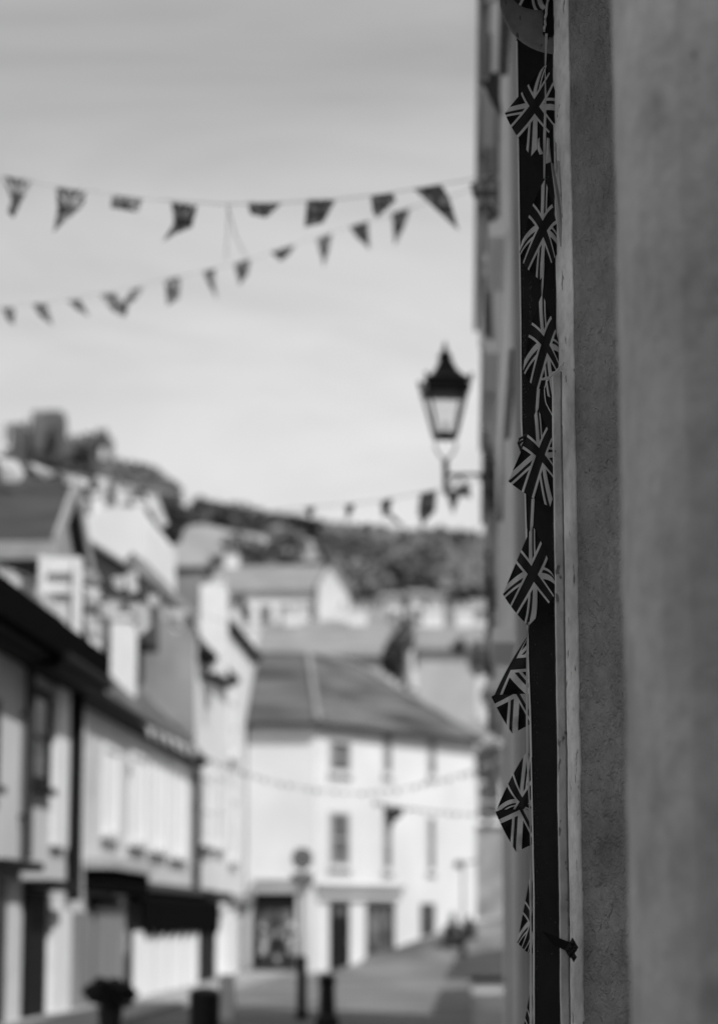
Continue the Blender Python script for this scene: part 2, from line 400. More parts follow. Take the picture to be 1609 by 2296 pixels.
# field on the slope
fieldv = [(350, 1215), (440, 1175), (560, 1195), (690, 1225), (720, 1262), (600, 1285), (470, 1295), (380, 1300)]
def on_hill(x, y):
    d = FWD * F + RGT * (x - CX) + UPV * (CY - y); lo = 105
    Y = lo
    while Y < 319:
        p = CAM + d * (Y / d.y)
        if p.z <= hill_z(p.x, p.y): break
        Y += 1
    return p
mb = MB()
NX, NY = 16, 8
for j in range(NY + 1):
    for i in range(NX + 1):
        x = 350 + 370 * i / NX
        top = 1212 + (-25 if 0 else 0) + (x - 350) * .10 - 30 * math.sin(math.pi * min(1, (x - 350) / 260) * .8); bot = 1300 - (x - 350) * .05
        p = on_hill(x, bot + (top - bot) * j / NY); mb.v.append(Vector((p.x, p.y, hill_z(p.x, p.y) + 1.2)))
for j in range(NY):
    for i in range(NX):
        a = j * (NX + 1) + i; mb.f.append((a, a + 1, a + NX + 2, a + NX + 1)); mb.uv.append(None)
o = mb.build('field', 'field_grass', None, True); o['kind'] = 'structure'

# woods on the hill: far masses
def wood(name, label, strip, n, size, m='leaf_far'):
    mb = MB()
    for i in range(n):
        k = random.random() * (len(strip) - 1); j = int(k); k -= j
        a, b = strip[j], strip[j + 1]; x = a[0] + (b[0] - a[0]) * k; yt = a[1] + (b[1] - a[1]) * k; yb = a[2] + (b[2] - a[2]) * k
        p = on_hill(x, yt + (yb - yt) * random.random())
        h = 2.6 + 2.0 * noise.noise(Vector((p.x * .12, p.y * .12, 0)))
        P = Vector((p.x, p.y, hill_z(p.x, p.y) + random.random() ** .6 * h))
        u = Vector([random.gauss(0, 1) for _ in range(3)]).normalized(); v = u.cross(Vector([random.gauss(0, 1) for _ in range(3)])).normalized(); s = size * random.uniform(.5, 1.5)
        mb.poly([P - u * s, P + v * s * .7, P + u * s, P - v * s * .7])
    return tag(mb.build(name, m), label, 'wood', None, 'stuff')
wood('ridge_wood', 'dark blurred wood along the hill ridge above the pale field', [(440, 1165, 1190), (500, 1175, 1205), (560, 1188, 1218), (640, 1200, 1222), (735, 1215, 1222)], 7000, 1.0)
wood('hill_wood', 'wide dark wooded hillside right of the long white house', [(725, 1218, 1265), (800, 1228, 1345), (950, 1240, 1350), (1120, 1246, 1360), (1250, 1266, 1380)], 12000, 1.1, 'leaf_hill')
wood('castle_wood', 'dark scrub on the slope under the ruined castle', [(-40, 1050, 1110), (120, 1060, 1120), (260, 1078, 1150), (330, 1095, 1170), (395, 1125, 1230)], 9000, 1.0, 'leaf_hill')

# castle ruin on the hill
ci = thing('ruined_castle', 'dark ruined castle with two broken towers on the hill at upper left', 'castle', at(130, 1060, 300))
def cbox(mb, x0, x1, y0, y1, Y0, Y1):
    a, b = at(x0, y1, Y0), at(x1, y0, Y0); mb.box(a.x, b.x, Y0, Y1, a.z, b.z); return mb
mb = MB(); cbox(mb, 72, 140, 935, 1075, 300, 304)
for x in (72, 96, 122): cbox(mb, x, x + 17, 920, 936.5, 300.01, 303.9)
mb.build('keep', 'ruin', ci)
mb = MB(); cbox(mb, 22, 71, 965, 1075, 301, 305); cbox(mb, 22, 40, 955, 966, 301.02, 304.9); mb.build('side_tower', 'ruin', ci)
mb = MB(); cbox(mb, 141, 204, 985, 1080, 301, 303)
mb.build('curtain_wall', 'ruin', ci)
mb = MB(); cbox(mb, 8, 21.5, 1005, 1075, 300, 301); mb.build('broken_wall', 'ruin', ci)
mb = MB(); cbox(mb, 205, 216, 972, 1085, 299.5, 303); cbox(mb, 236, 247, 978, 1090, 299.5, 303); cbox(mb, 217, 235, 968, 990, 299.6, 302.9); cbox(mb, 217, 235, 1050, 1090, 299.6, 302.9)
mb.build('gate_arch', 'ruin', ci)

mb = MB()
for (x, y, w, h) in ((105, 1035, 26, 26), (155, 1045, 34, 22), (60, 1055, 26, 16), (200, 1062, 34, 16), (118, 990, 12, 22), (178, 1010, 10, 14)):
    c = at(x, y, 299); leaves(mb, c, (w / F * 299, 2.5, h / F * 299), 420, .42)
mb.build('ivy', 'leaf_far', ci)
mb = MB()
for i in range(16):
    x = 12 + i * 14.5 + random.uniform(-3, 3); w = random.uniform(5, 11); yb_ = 960 if x < 70 else (937 if x < 140 else 987)
    if 205 < x: yb_ = 972
    cbox(mb, x, x + w, yb_ - random.uniform(6, 20), yb_ + 30, 301.2, 302.4)
o_ = mb.build('broken_battlements', 'ruin', ci); o_['kind'] = 'stuff'

# ------------------------------------------------------------------ far houses
def far_house(name, label, x0, x1, yt, yb, Y, dp, rise, ridge, wall, roof, chim=(), group='houses behind the corner house', wins=0, cat='house'):
    a, b = at(x0, yb, Y), at(x1, yt, Y)
    h = gable_house(name, label, a.x, b.x, Y, Y + dp, a.z - 6, b.z, rise, ridge, wall, roof, .3, cat, group,
                    [(a.x + (b.x - a.x) * q, Y + dp * .5, hh, w) for q, hh, w in chim])
    f = Face((a.x, Y), (b.x, Y))
    for i in range(wins):
        s = (b.x - a.x) * (i + .5) / wins
        window_at(f, h, s - .5, s + .5, b.z - 2.4, b.z - .9, gl='glass_grey', bars=2)
    return h
far_house('long_house', 'long low white house with grey roof on the slope below the field', 478, 712, 1325, 1392, 165, 8, 2.2, 'x', 'white_wall', 'slate_pale', [(.12, .8, 1.0)], wins=5)
far_house('gable_house', 'tall white gabled house adjoining right end of the long white house', 712, 782, 1312, 1392, 163, 9, 1.7, 'y', 'white_wall', 'slate_pale', [], wins=0)
far_house('white_villa', 'white house with chimney low on the slope, above tall white end house', 455, 520, 1352, 1420, 120, 6, .8, 'x', 'white_wall', 'slate', [(.3, .7, .7)], wins=1)
far_house('slate_house', 'broad grey slate roofed house directly behind the corner house roof', 585, 860, 1470, 1520, 112, 9, 1.9, 'x', 'grey_wall', 'slate_pale', [(.2, .6, .9), (.75, .6, .9)], wins=4)
far_house('upper_slate_house', 'dull slate roofed house below the long white house', 640, 850, 1430, 1470, 132, 8, 1.3, 'x', 'stone', 'slate_pale', [(.1, .7, 1.0), (.62, .7, 1.0)], wins=3)
far_house('stone_house', 'pale stone gabled house right of the dark pointed tree', 935, 1068, 1455, 1640, 104, 8, 1.3, 'x', 'grey_wall', 'slate_pale', [(.25, .8, .8), (.8, .8, .8)], wins=0)
far_house('roadside_stone_house', 'grey rough stone house between corner house and right hand pipe', 1066, 1190, 1700, 2075, 92, 8, 1.6, 'x', 'stone', 'slate_pale', [(.4, .6, .9)], wins=2)
for i, (a, b, t, bt, lab) in enumerate(((862, 900, 1342, 1385, 'leftmost of three small white houses at the foot of the wooded hill'), (918, 950, 1335, 1375, 'middle of three small white houses at the foot of the wooded hill'), (958, 992, 1340, 1380, 'right of three small white houses at the foot of the wooded hill'))):
    far_house('small_house', lab, a, b, t, bt, 190, 5, .6, 'x', 'white_wall', 'slate_pale', group='small white houses under the wooded hill', wins=1)
far_house('bright_house', 'bright white low house at far right, beside the dark pipe', 1062, 1150, 1372, 1405, 150, 6, 1.0, 'x', 'white_wall', 'slate_pale', wins=2)
far_house('hedge_house', 'small grey roofed house right of the long white house among the bushes', 790, 860, 1392, 1420, 158, 6, 1.0, 'x', 'grey_wall', 'slate_pale', wins=1)
tree('conifer', 'dark pointed tree behind the corner house roof', at(885, 1580, 98), 3.9, .72, 1400, .14)
tree('small_tree', 'small dark bushy tree in front of the pale stone house', at(1028, 1490, 100), 1.0, .35, 500, .09)
tree('round_tree', 'dark round tree beside the white gable under the castle', at(372, 1262, 92), 2.4, .75, 2200, .16)
tree('clipped_tree', 'square dark tree on the slope right of the castle', at(402, 1200, 180), 2.6, .95, 900, .2)
tree('garden_bush', 'pale leafy garden bush beside the stone house', at(1095, 1640, 84), 3.2, .75, 1500, .12, 'leaf_pale', 'garden bushes beside the road')
tree('garden_bush', 'lower pale leafy bush against the grey stone house', at(1090, 1860, 86), 3.4, .6, 1500, .12, 'leaf_pale', 'garden bushes beside the road')
for i, (x, y, lab) in enumerate(((560, 1300, 'pale bushes above the left end of the long white house'), (640, 1290, 'pale bushes above the middle of the long white house'), (500, 1320, 'pale bushes at the left end of the long white roof'), (820, 1375, 'pale bushes right of the white gabled house'))):
    tree('hillside_bush', lab, at(x, y, 172), 3.2, 2.2, 700, .35, 'leaf_pale', 'bushes round the long white house')

# ------------------------------------------------------------------ corner house
A = at(570, 2190, 71); XL, XC = -6.45, at(706, 2000, 71).x
XR, YR = at(1066, 1900, 78).x, 78.0
zE = z_at(1630, 71, 700)
ch = thing('corner_house', 'white three storey corner house with hipped slate roof at the end of the street', 'house', (XC, 71, 0))
mb = MB(); base = [(XL, 71, -.3), (XC, 71, -.3), (XR, YR, -.3), (XR - 3.5, YR + 6, -.3), (XL, 79, -.3)]
mb.prism(base, (0, 0, zE + .3)); mb.build('wall', 'white_wall', ch)
ov = .35; eave = [Vector((XL, 71 - ov, zE)), Vector((XC + .1, 71 - ov, zE)), Vector((XR + .25, YR - .28, zE)), Vector((XR - 3.3, YR + 6.4, zE)), Vector((XL, 79.4, zE))]
ra = at(690, 1478, 74.5); rb = at(800, 1482, 78.0); ra.z = rb.z = (ra.z + rb.z) / 2
mb = MB(); e = [p + Vector((0, 0, .12)) for p in eave]
mb.poly([e[0], e[1], ra, Vector((XL, 74.5, ra.z))]); mb.poly([e[1], e[2], rb, ra]); mb.poly([e[2], e[3], rb]); mb.poly([e[3], e[4], Vector((XL, 74.5, ra.z)), ra, rb]); mb.poly([e[4], e[0], Vector((XL, 74.5, ra.z))])
ro = mb.build('roof', 'slate', ch)
mb = MB(); mb.tube([e[1] + Vector((0, 0, .03)), ra + Vector((0, 0, .04))], .09, 6); mb.tube([e[2] + Vector((0, 0, .03)), rb + Vector((0, 0, .04))], .09, 6); mb.tube([Vector((XL, 74.5, ra.z + .04)), ra + Vector((0, 0, .04)), rb + Vector((0, 0, .04))], .09, 6); mb.build('ridge_tiles', 'slate_pale', ro)
mb = MB(); mb.prism(eave, (0, 0, .11)); mb.build('eave', 'dark_frame', ch)
fc = Face((XC, 71), (XR, YR)); fl = Face((XL, 71), (XC, 71))
window(fc, ch, 738, 784, 1660, 1732, 'grey_wall', 'glass_grey', bars=1, fw=.09, sillm='cap_white')
window(fc, ch, 738, 782, 1820, 1942, 'grey_wall', 'glass_grey', bars=1, fw=.09, sillm='cap_white')
for x0, x1, ys in ((858, 876, (1645, 1735)), (858, 876, (1828, 1950)), (958, 974, (1655, 1740)), (958, 972, (1832, 1952))):
    window(fc, ch, x0, x1, ys[0], ys[1], 'grey_wall', 'glass_grey', bars=1, fw=.07, sillm='cap_white')
window(fc, ch, 820, 882, 2026, 2152, 'dark_frame', 'shop_goods', bars=0, fw=.12)
window(fc, ch, 942, 972, 2026, 2126, 'dark_frame', 'glass_grey', bars=1, fw=.10)
mb = MB(); fc.vbox(mb, 738, 780, 2024, 2186, .003, .06); dr = mb.build('door', 'black_paint', ch)
mb = MB(); fc.vbox(mb, 744, 774, 2036, 2052, .062, .075); mb.build('fanlight', 'glass_grey', dr)
mb = MB(); q = fc.sz(772, 2110); mb.lathe(fc.pt(q[0], q[1], .1), [(.0, -.03), (.04, 0), (.0, .03)], 8); mb.build('handle', 'brass', dr)
mb = MB(); fc.vbox(mb, 706, 900, 1984, 1994, .003, .16); fc.vbox(mb, 712, 890, 2012, 2018, .003, .10); mb.build('string_course', 'grey_wall', ch)
mb = MB(); fc.vbox(mb, 706, 1062, 1986 + 176, 1998 + 176, .003, .05)
mb = MB(); fl.vbox(mb, 572, 664, 2003, 2190, .003, .10); sf = mb.build('shopfront', 'black_paint', ch)
mb = MB(); fl.vbox(mb, 580, 618, 2040, 2170, .103, .12); fl.vbox(mb, 624, 656, 2040, 2170, .103, .12); mb.build('shop_window', 'shop_goods', sf)
mb = MB(); fl.vbox(mb, 570, 668, 1978, 2002, .003, .22); mb.build('fascia', 'grey_wall', ch)
mb = MB(); fl.vbox(mb, 570, 700, 1972, 1977, .003, .28); mb.build('fascia_cap', 'grey_wall', ch)

# flower display outside the shop
fd = thing('flower_stand', 'tiered stand of pale flowers outside the dark shop front at the street end', 'flower display', (at(620, 2200, 69.8).x, 69.8, .1))
b = ORG[fd.name]; mb = MB()
for i in range(3): mb.box(b.x - .55, b.x + .55, b.y - .1 + .2 * i, b.y + .1 + .2 * i - .005, .1, .35 + .35 * i)
mb.build('shelf', 'dark_frame', fd)
for i in range(9):
    p = Vector((b.x - .4 + .4 * (i % 3), b.y + .2 * (i // 3), .351 + .35 * (i // 3)))
    mb = MB(); mb.lathe(p, [(.07, 0), (.10, .18), (.11, .2)], 10); po = mb.build('pot', 'grey_wall' if i % 2 else 'dark_frame', fd)
    mb = MB(); leaves(mb, p + Vector((0, 0, .3)), (.17, .12, .16), 90, .035); mb.build('flowers', 'flower' if i % 3 != 1 else 'leaf', po)
# wall clock-like round hanging sign
YS = 37.6; b = at(676, 2281, YS); b.z = .012
hs = thing('round_sign_post', 'slim signpost with a small round sign on top, standing before the corner house', 'sign', b)
c = at(680, 1925, YS); c.x = b.x; mb = MB()
mb.prism([c + Vector((math.cos(a) * .15, -.03, math.sin(a) * .15)) for a in fr(0, 2 * math.pi, 24)[:-1]], (0, .02, 0)); mb.build('sign_disc', 'white_cloth', hs)
mb = MB(); mb.tube([c + Vector((math.cos(a) * .155, -.03, math.sin(a) * .155)) for a in fr(0, 2 * math.pi, 24)], .009, 6); mb.tube([c + Vector((math.cos(a) * .06, -.036, math.sin(a) * .06)) for a in fr(0, 2 * math.pi, 12)], .008, 6); mb.build('rim', 'dark_frame', hs)
mb = MB(); mb.tube([b + Vector((0, 0, .9)), c + Vector((0, 0, .12))], .026, 8); mb.build('pole', 'white_cloth', hs)
mb = MB(); mb.lathe(b, [(.10, 0), (.10, .1), (.075, .14), (.075, .92), (.05, .97)], 12); mb.build('pole_base', 'iron', hs)
mb = MB(); mb.box(c.x - .17, c.x + .17, YS - .045, YS - .03, c.z - .42, c.z - .22); mb.build('sign_plate', 'cap_white', hs)
# street lamp in front of corner house right end
sl = thing('sign_post', 'slim dark post with a short arm standing at the right end of the corner house', 'post', at(1038, 2150, 73)); b = at(1038, 2150, 73)
mb = MB(); mb.tube([b, at(1038, 1935, 73)], .055, 8, .035); mb.build('pole', 'pipe_grey', sl)
mb = MB(); mb.lathe(b, [(.16, 0), (.16, .1), (.09, .2), (.08, .9), (.055, .95)], 10); mb.build('pole_base', 'iron', sl)
mb = MB(); c = at(1038, 1935, 73); mb.tube([c + Vector((-.2, 0, 0)), c, c + Vector((.5, 0, .06))], .03, 6); mb.build('arm', 'iron', sl)
mb = MB(); mb.lathe(c + Vector((-.14, 0, -.12)), [(.04, .2), (.13, .14), (.14, 0), (.03, -.04)], 10); mb.build('lamp_head', 'dark_frame', sl)
for i, (x, w, lab) in enumerate(((1012, .26, 'left of two dark planters at the right end of the corner house'), (1052, .22, 'right of two dark planters at the right end of the corner house'))):
    b = at(x, 2140, 74 + i); t = thing('planter', lab, 'planter', b, 'planters by the corner house')
    mb = MB(); mb.box(b.x - w, b.x + w, b.y - w, b.y + w, b.z, b.z + .55); mb.box(b.x - w - .03, b.x + w + .03, b.y - w - .03, b.y + w + .03, b.z + .553, b.z + .6); mb.build('tub', 'dark_frame', t)
    mb = MB(); leaves(mb, b + Vector((0, 0, .85)), (w * 1.1, w, .35), 300, .06); mb.build('plant', 'leaf', t)
# bollards
def bollard(x, yt, Y, lab):
    b = at(x, 2200, Y); b.z = .012; h = z_at(yt, Y, x)
    t = thing('bollard', lab, 'bollard', b, 'bollards across the street end')
    mb = MB(); mb.lathe(b, [(.17, 0), (.17, .15), (.12, .2), (.105, h * .8), (.13, h * .82), (.13, h * .86), (.10, h * .88)], 14); mb.build('shaft', 'iron', t)
    mb = MB(); mb.lathe(b, [(.10, h * .883), (.13, h * .93), (.10, h * .98), (.0, h)], 14); mb.build('finial', 'iron', t)
bollard(733, 2185, 34.6, 'dark bollard in front of the corner house door, right of the round signpost')

# ------------------------------------------------------------------ left terrace
XF = -6.5
LF = Face((XF, 0), (XF, 100))
def yv(x, X=XF): # depth at which the facade plane X passes photo column x
    d = FWD * F + RGT * (x - CX) + UPV * (CY - 1700.); return d.y * X / d.x
def terrace(name, label, x0, x1, yt, wall, roof, dp=8, rise=4, over=.3, group='left terrace houses', y0=None, chim=(), chm='white_wall'):
    Y0 = yv(x0) if y0 is None else y0; Y1 = yv(x1)
    ze = LF.sz(x1, yt)[1]
    h = thing(name, label, 'house', (XF - dp / 2, (Y0 + Y1) / 2, 0), group)
    w = MB(); w.box(XF - dp, XF, Y0, Y1, 0.0, ze)
    w.prism([(XF - dp, Y0, ze + .001), (XF, Y0, ze + .001), (XF - dp / 2, Y0, ze + rise)], (0, Y1 - Y0, 0)); w.build('wall', wall, h)
    r = MB(); s = rise / (dp / 2)
    for a, b in ((XF + over, XF - dp / 2), (XF - dp - over, XF - dp / 2)):
        r.prism([(a, Y0, ze - over * s + .04), (b, Y0, ze + rise + .04), (b, Y0, ze + rise + .2), (a, Y0, ze - over * s + .2)], (0, Y1 - Y0, 0))
    ro = r.build('roof', roof, h)
    for cy_, cx_, zt, cw in chim:
        m = MB(); m.box(cx_ - cw / 2, cx_ + cw / 2, cy_, cy_ + .8, ze + .3, zt); c = m.build('chimney', chm, ro)
    g = MB(); zz = ze - over * s; g.tube([(XF + over + .05, Y0, zz + .05), (XF + over + .05, Y1, zz + .05)], .09, 8); g.box(XF + .002, XF + over, Y0, Y1, zz - .12, zz - .02); g.build('gutter', 'black_paint', h)
    return h, Y0, Y1, ze
def pipe(par, x, y0, y1, m='black_paint', r=.07, d=.12):
    a, z1 = LF.sz(x, y0); _, z0 = LF.sz(x, y1)
    mb = MB(); mb.tube([LF.pt(a, z0, d), LF.pt(a, z1, d)], r, 8)
    for z in (z0 + (z1 - z0) * .2, z0 + (z1 - z0) * .7): mb.box(XF + .002, XF + d, a - r * 1.3, a + r * 1.3, z, z + .06)
    return mb.build('downpipe', m, par)

hA, *_ = terrace('terrace_house', 'nearest grey rendered house of the left terrace, cut by the left edge', -700, 47, 1425, 'cream_wall', 'slate_dark', y0=2.0)
rect_part(LF, hA, 'cornice', 'black_paint', -40, 46, 1930, 1950, .003, .35)
rect_part(LF, hA, 'door', 'blind', 8, 38, 1975, 2290, .003, .06); rect_part(LF, hA, 'shopfront', 'dark_frame', -30, 5, 1960, 2300, .003, .08)
window(LF, hA, -40, -4, 1560, 1760, 'dark_frame')
for k in range(9):
    s = 5 + k * 3.1; window_at(LF, hA, s, s + 1.1, 3.5, 5.0); window_at(LF, hA, s, s + 1.2, .9, 2.5)
hB, *_ = terrace('terrace_house', 'house with black eaves and tall narrow black window, second from the left edge', 47.5, 160, 1500, 'cream_wall', 'slate_dark', rise=2.2, over=.55)
for h_e, ya, yb_ in ((hA, 2.0, yv(47)), (hB, yv(47.6), yv(160))):
    ze_ = LF.sz(160, 1500)[1] if h_e is hB else LF.sz(47, 1425)[1]
    mb = MB(); mb.prism([(XF + .30, ya, ze_ - .28), (XF + .62, ya, ze_ - .28), (XF + .62, ya, ze_ + .22), (XF + .05, ya, ze_ + .50), (XF - .35, ya, ze_ + .75), (XF - .3, ya, ze_ + .4)], (0, yb_ - ya, 0)); mb.build('eave_board', 'black_cloth', h_e)
pipe(hB, 53, 1470, 1930, 'dark_frame', .07); pipe(hB, 158, 1540, 2020, 'black_paint', .12)
window(LF, hB, 70, 112, 1545, 1765, 'black_paint', 'glass_dark', fw=.14, bars=1, sillm='black_paint')
rect_part(LF, hB, 'window_surround', 'white_paint', 118, 146, 1545, 1900, .003, .10)
rect_part(LF, hB, 'door', 'black_paint', 52, 98, 2000, 2330, .003, .06)
rect_part(LF, hB, 'door_hood', 'black_paint', 50, 112, 1975, 1996, .003, .45)
rect_part(LF, hB, 'pilaster', 'white_paint', 108, 142, 2040, 2330, .003, .12)

hC, C0, C1, zC = terrace('terrace_house', 'long pale house with white shutters, black awning and grey panelled shop', 160.5, 438, 1690, 'cream_wall', 'slate', dp=8, rise=4.0, over=.22)
pipe(hC, 433, 1725, 2010, 'dark_frame', .09)
for x0, x1 in ((230, 264), (290, 325), (336, 371), (381, 416)):
    window(LF, hC, x0, x1, 1672 + (x0 - 230) * .28, 1870 + (x0 - 230) * .33, 'white_paint', 'white_cloth', fw=.10, bars=0, sillm='cap_white')
rect_part(LF, hC, 'white_quoin', 'white_paint', 172, 190, 1600, 1935, .003, .03)
rect_part(LF, hC, 'shop_sign', 'black_cloth', 189, 288, 1956, 2004, .003, .40)
rect_part(LF, hC, 'sign_cap', 'grey_wall', 187, 292, 1932, 1954, .003, .5)
rect_part(LF, hC, 'shop_panel', 'grey_panel', 140 + 22, 196, 2045, 2330, .003, .1)
rect_part(LF, hC, 'shop_panel', 'grey_panel', 198, 262, 2032, 2330, .003, .16); rect_part(LF, hC, 'vent_slot', 'black_cloth', 196, 258, 2014, 2030, .003, .1)
# awning with a scalloped edge
a0, a1 = LF.sz(280, 2000)[0], LF.sz(458, 2000)[0]; za = LF.sz(370, 2002)[1]; zb_ = LF.sz(370, 2062)[1]
mb = MB(); mb.prism([LF.pt(a0, za, .02), LF.pt(a0, za - .18, .38), LF.pt(a0, za - .23, .38), LF.pt(a0, za - .12, .02)], LF.t * (a1 - a0))
aw = mb.build('awning', 'black_cloth', hC)
mb = MB(); ns = 9; vt = za - .18; vb = LF.sz(370, 2080)[1]
for i in range(ns):
    s0 = a0 + (a1 - a0) * i / ns; s1 = a0 + (a1 - a0) * (i + 1) / ns
    pts = [LF.pt(s0, vt, .382), LF.pt(s1, vt, .382)] + [LF.pt(s1 + (s0 - s1) * q, vb - .18 * math.sin(math.pi * q), .382) for q in fr(0, 1, 6)]
    mb.prism(pts, (.012, 0, 0))
mb.build('valance', 'black_cloth', aw)
rect_part(LF, hC, 'awning_box', 'dark_frame', 284, 462, 1986, 2001, .003, .25)
for x0, x1 in ((268, 304), (309, 340), (345, 376), (381, 412)): rect_part(LF, hC, 'curtain', 'white_cloth', x0, x1, 2088, 2252, .26, .34 + .01 * (x0 % 3))
rect_part(LF, hC, 'stall_riser', 'dark_frame', 270, 414, 2262, 2330, .003, .1)
rect_part(LF, hC, 'shop_post', 'black_paint', 418, 458, 2075, 2320, .003, .30)
# white chimney on the roof of C
p = at(246, 1557, 50); q = at(291, 1388, 50)
mb = MB(); mb.box(p.x, q.x, 50, 51.2, p.z - .7, q.z); mb.box(p.x - .05, q.x + .05, 49.95, 51.25, q.z + .003, q.z + .12); mb.build('chimney', 'white_paint', hC)

hD, D0, D1, zD = terrace('terrace_house', 'tall narrow house with pale gable and white dormer, before the end of the terrace', 438.5, 505, 1503, 'white_wall', 'slate', dp=3.2, rise=2.0, over=.25)
hE, E0, E1, zE2 = terrace('terrace_house', 'plain white end house of the left terrace, next to the corner house', 505.5, 570, 1475, 'white_wall', 'slate', rise=.35, over=.08, dp=3.2)
p = at(447, 1520, 59.2); q = at(500, 1310, 59.2)
mb = MB(); mb.box(p.x, q.x, 59.2, 60.6, p.z + .12, q.z); dmo = mb.build('dormer', 'white_paint', hD)
mb = MB(); mb.prism([at(x_, y_, 59.1) for x_, y_ in ((440, 1472), (448, 1500), (504, 1522), (504, 1542), (440, 1512))], (0, .5, 0)); mb.build('sill', 'black_cloth', dmo)

mb = MB(); mb.prism([at(x_, y_, D0 - .16) for x_, y_ in ((448, 1385), (448, 1402), (308, 1272), (300, 1250), (318, 1250))], (0, .1, 0)); mb.build('verge_coping', 'lead', hD)
mb = MB(); mb.prism([*[at(x_, y_, D0 - .05) for x_, y_ in ((438, 1660), (438, 1392), (300, 1252), (240, 1300), (240, 1500))]], (0, .04, 0)); mb.build('gable_render', 'mid_wall', hD)
for y0, y1 in ((1730, 1900),):
    window(LF, hD, 449, 470, y0, y1, 'white_paint', 'blind', fw=.16, bars=1, sillm='dark_frame'); window(LF, hD, 480, 499, y0, y1, 'white_paint', 'blind', fw=.16, bars=1, sillm='cap_white')
rect_part(LF, hD, 'fascia', 'black_paint', 438, 492, 2000, 2022, .003, .35)
rect_part(LF, hD, 'shop_board', 'white_paint', 484, 503, 2040, 2190, .003, .3); rect_part(LF, hD, 'shop_window', 'glass_dark', 452, 476, 2040, 2200, .003, .05)
window(LF, hE, 515, 530, 1560, 1700, 'white_paint', 'blind', fw=.2, bars=1, sillm='cap_white'); window(LF, hE, 515, 530, 1780, 1930, 'white_paint', 'blind', fw=.2, bars=1, sillm='cap_white')
rect_part(LF, hE, 'door', 'glass_grey', 538, 550, 2060, 2190, .003, .05); rect_part(LF, hE, 'fascia', 'lead', 508, 566, 2008, 2024, .003, .25)

# taller house with a cross gable behind the black eaves
gx = -7.55; GF = Face((gx, 0), (gx, 100))
y0g, y1g = 42.6, 46.6; zg = 8.15; zap = z_at(1092, 44.6, 140)
g = thing('cross_gable_house', 'dark roofed house with pale barge boards and white gable window rising behind the black eaves', 'house', (gx - 3, 44.6, 0))
mb = MB(); mb.box(gx - 6, gx, y0g, y1g, 4.0, zg); mb.prism([(gx - 6, y0g, zg + .001), (gx - 6, y1g, zg + .001), (gx - 6, 44.6, zap - .1)], (6, 0, 0)); mb.build('wall', 'mid_wall', g)
mb = MB()
for e in (y0g - .25, y1g + .25):
    zs = zg - .15
    mb.prism([(gx - 6, e, zs), (gx - 6, 44.6, zap), (gx - 6, 44.6, zap + .15), (gx - 6, e, zs + .15)], (6.2, 0, 0))
ro = mb.build('roof', 'slate_dark', g)
mb = MB()
for e in (y0g - .3, y1g + .3):
    mb.prism([(gx + .205, e, zg - .3), (gx + .205, 44.6, zap - .16), (gx + .205, 44.6, zap + .24), (gx + .205, e, zg + .12)], (.06, 0, 0))
mb.build('barge_board', 'lead', g)
mb = MB(); mb.box(gx - 6, gx + .2, y0g - .36, y0g - .255, zg - .30, zg + .02); mb.build('fascia', 'lead', g)
mb = MB(); mb.box(gx - 6, gx - .02, y0g - .3, y0g - .02, zg - .62, zg - .38); mb.build('eave_shadow', 'black_paint', g)  # black strip standing in for the shadow under the eave fascia
mb = MB(); mb.box(gx - 1.0, gx + .06, y0g - .06, y0g - .002, 6.4, zg - .3); mb.build('corner_board', 'white_paint', g)
def vrect(mb, x0, x1, y0, y1, Y, t):
    a, b = at(x0, y1, Y), at(x1, y0, Y); return mb.box(a.x, b.x, Y, Y + t, a.z, b.z)
mb = MB(); vrect(mb, 84, 104, 1247, 1425, 42.1, .2); vrect(mb, 162, 182, 1250, 1425, 42.1, .2); vrect(mb, 104.1, 161.9, 1250, 1284, 42.1, .2); vrect(mb, 104.1, 161.9, 1322, 1330, 42.1, .2)
dm = mb.build('dormer_window', 'white_paint', g)
mb = MB(); vrect(mb, 104, 162, 1284, 1322, 42.2, .05); vrect(mb, 104, 162, 1330, 1425, 42.2, .05); mb.build('pane', 'blind', dm)
mb = MB(); a_, b_ = at(84, 1425, 42.3), at(182, 1247, 42.3); mb.box(a_.x + .02, b_.x - .02, 42.301, 42.55, a_.z, b_.z); mb.build('dormer_cheek', 'mid_wall', g)
# dark slate hung gable between
rh = thing('slate_gable_house', 'dark slate hung gable wedged between the pale barge boards and the white gable', 'house', (at(230, 1400, 55.5).x, 56, 4))
mb = MB(); mb.prism([at(x, y, 55.2) for x, y in ((150, 1185), (166, 1187), (325, 1290), (330, 1440), (150, 1440))], (0, 2.2, 0)); mb.build('gable_wall', 'slate_dark', rh)
mb = MB(); mb.prism([at(x, y, 55.1) for x, y in ((163, 1183), (325, 1287), (325, 1295), (163, 1191))], (0, .08, 0)); mb.build('verge', 'lead', rh)

# white gable house above
wg = thing('white_gable_house', 'white rendered gable with chimney stacks above the left terrace roofs', 'house', (at(245, 1300, 62).x, 64, 0))
mb = MB(); pts = [at(x, y, 62) for x, y in ((160, 1400), (160, 1165), (215, 1150), (250, 1135), (318, 1140), (332, 1165), (332, 1400))]
mb.prism(pts, (0, 6, 0)); mb.build('wall', 'white_wall', wg)
for x0, x1, yt in ((168, 190, 1128), (205, 228, 1110), (262, 286, 1120), (300, 318, 1128)):
    mb = MB(); a = at(x0, 1175, 62.4); b = at(x1, yt, 62.4); mb.box(a.x, b.x, 62.4, 63.3, a.z, b.z); mb.box(a.x - .05, b.x + .05, 62.35, 63.35, b.z + .003, b.z + .1); mb.build('chimney', 'white_wall' if x0 != 262 else 'stone', wg)

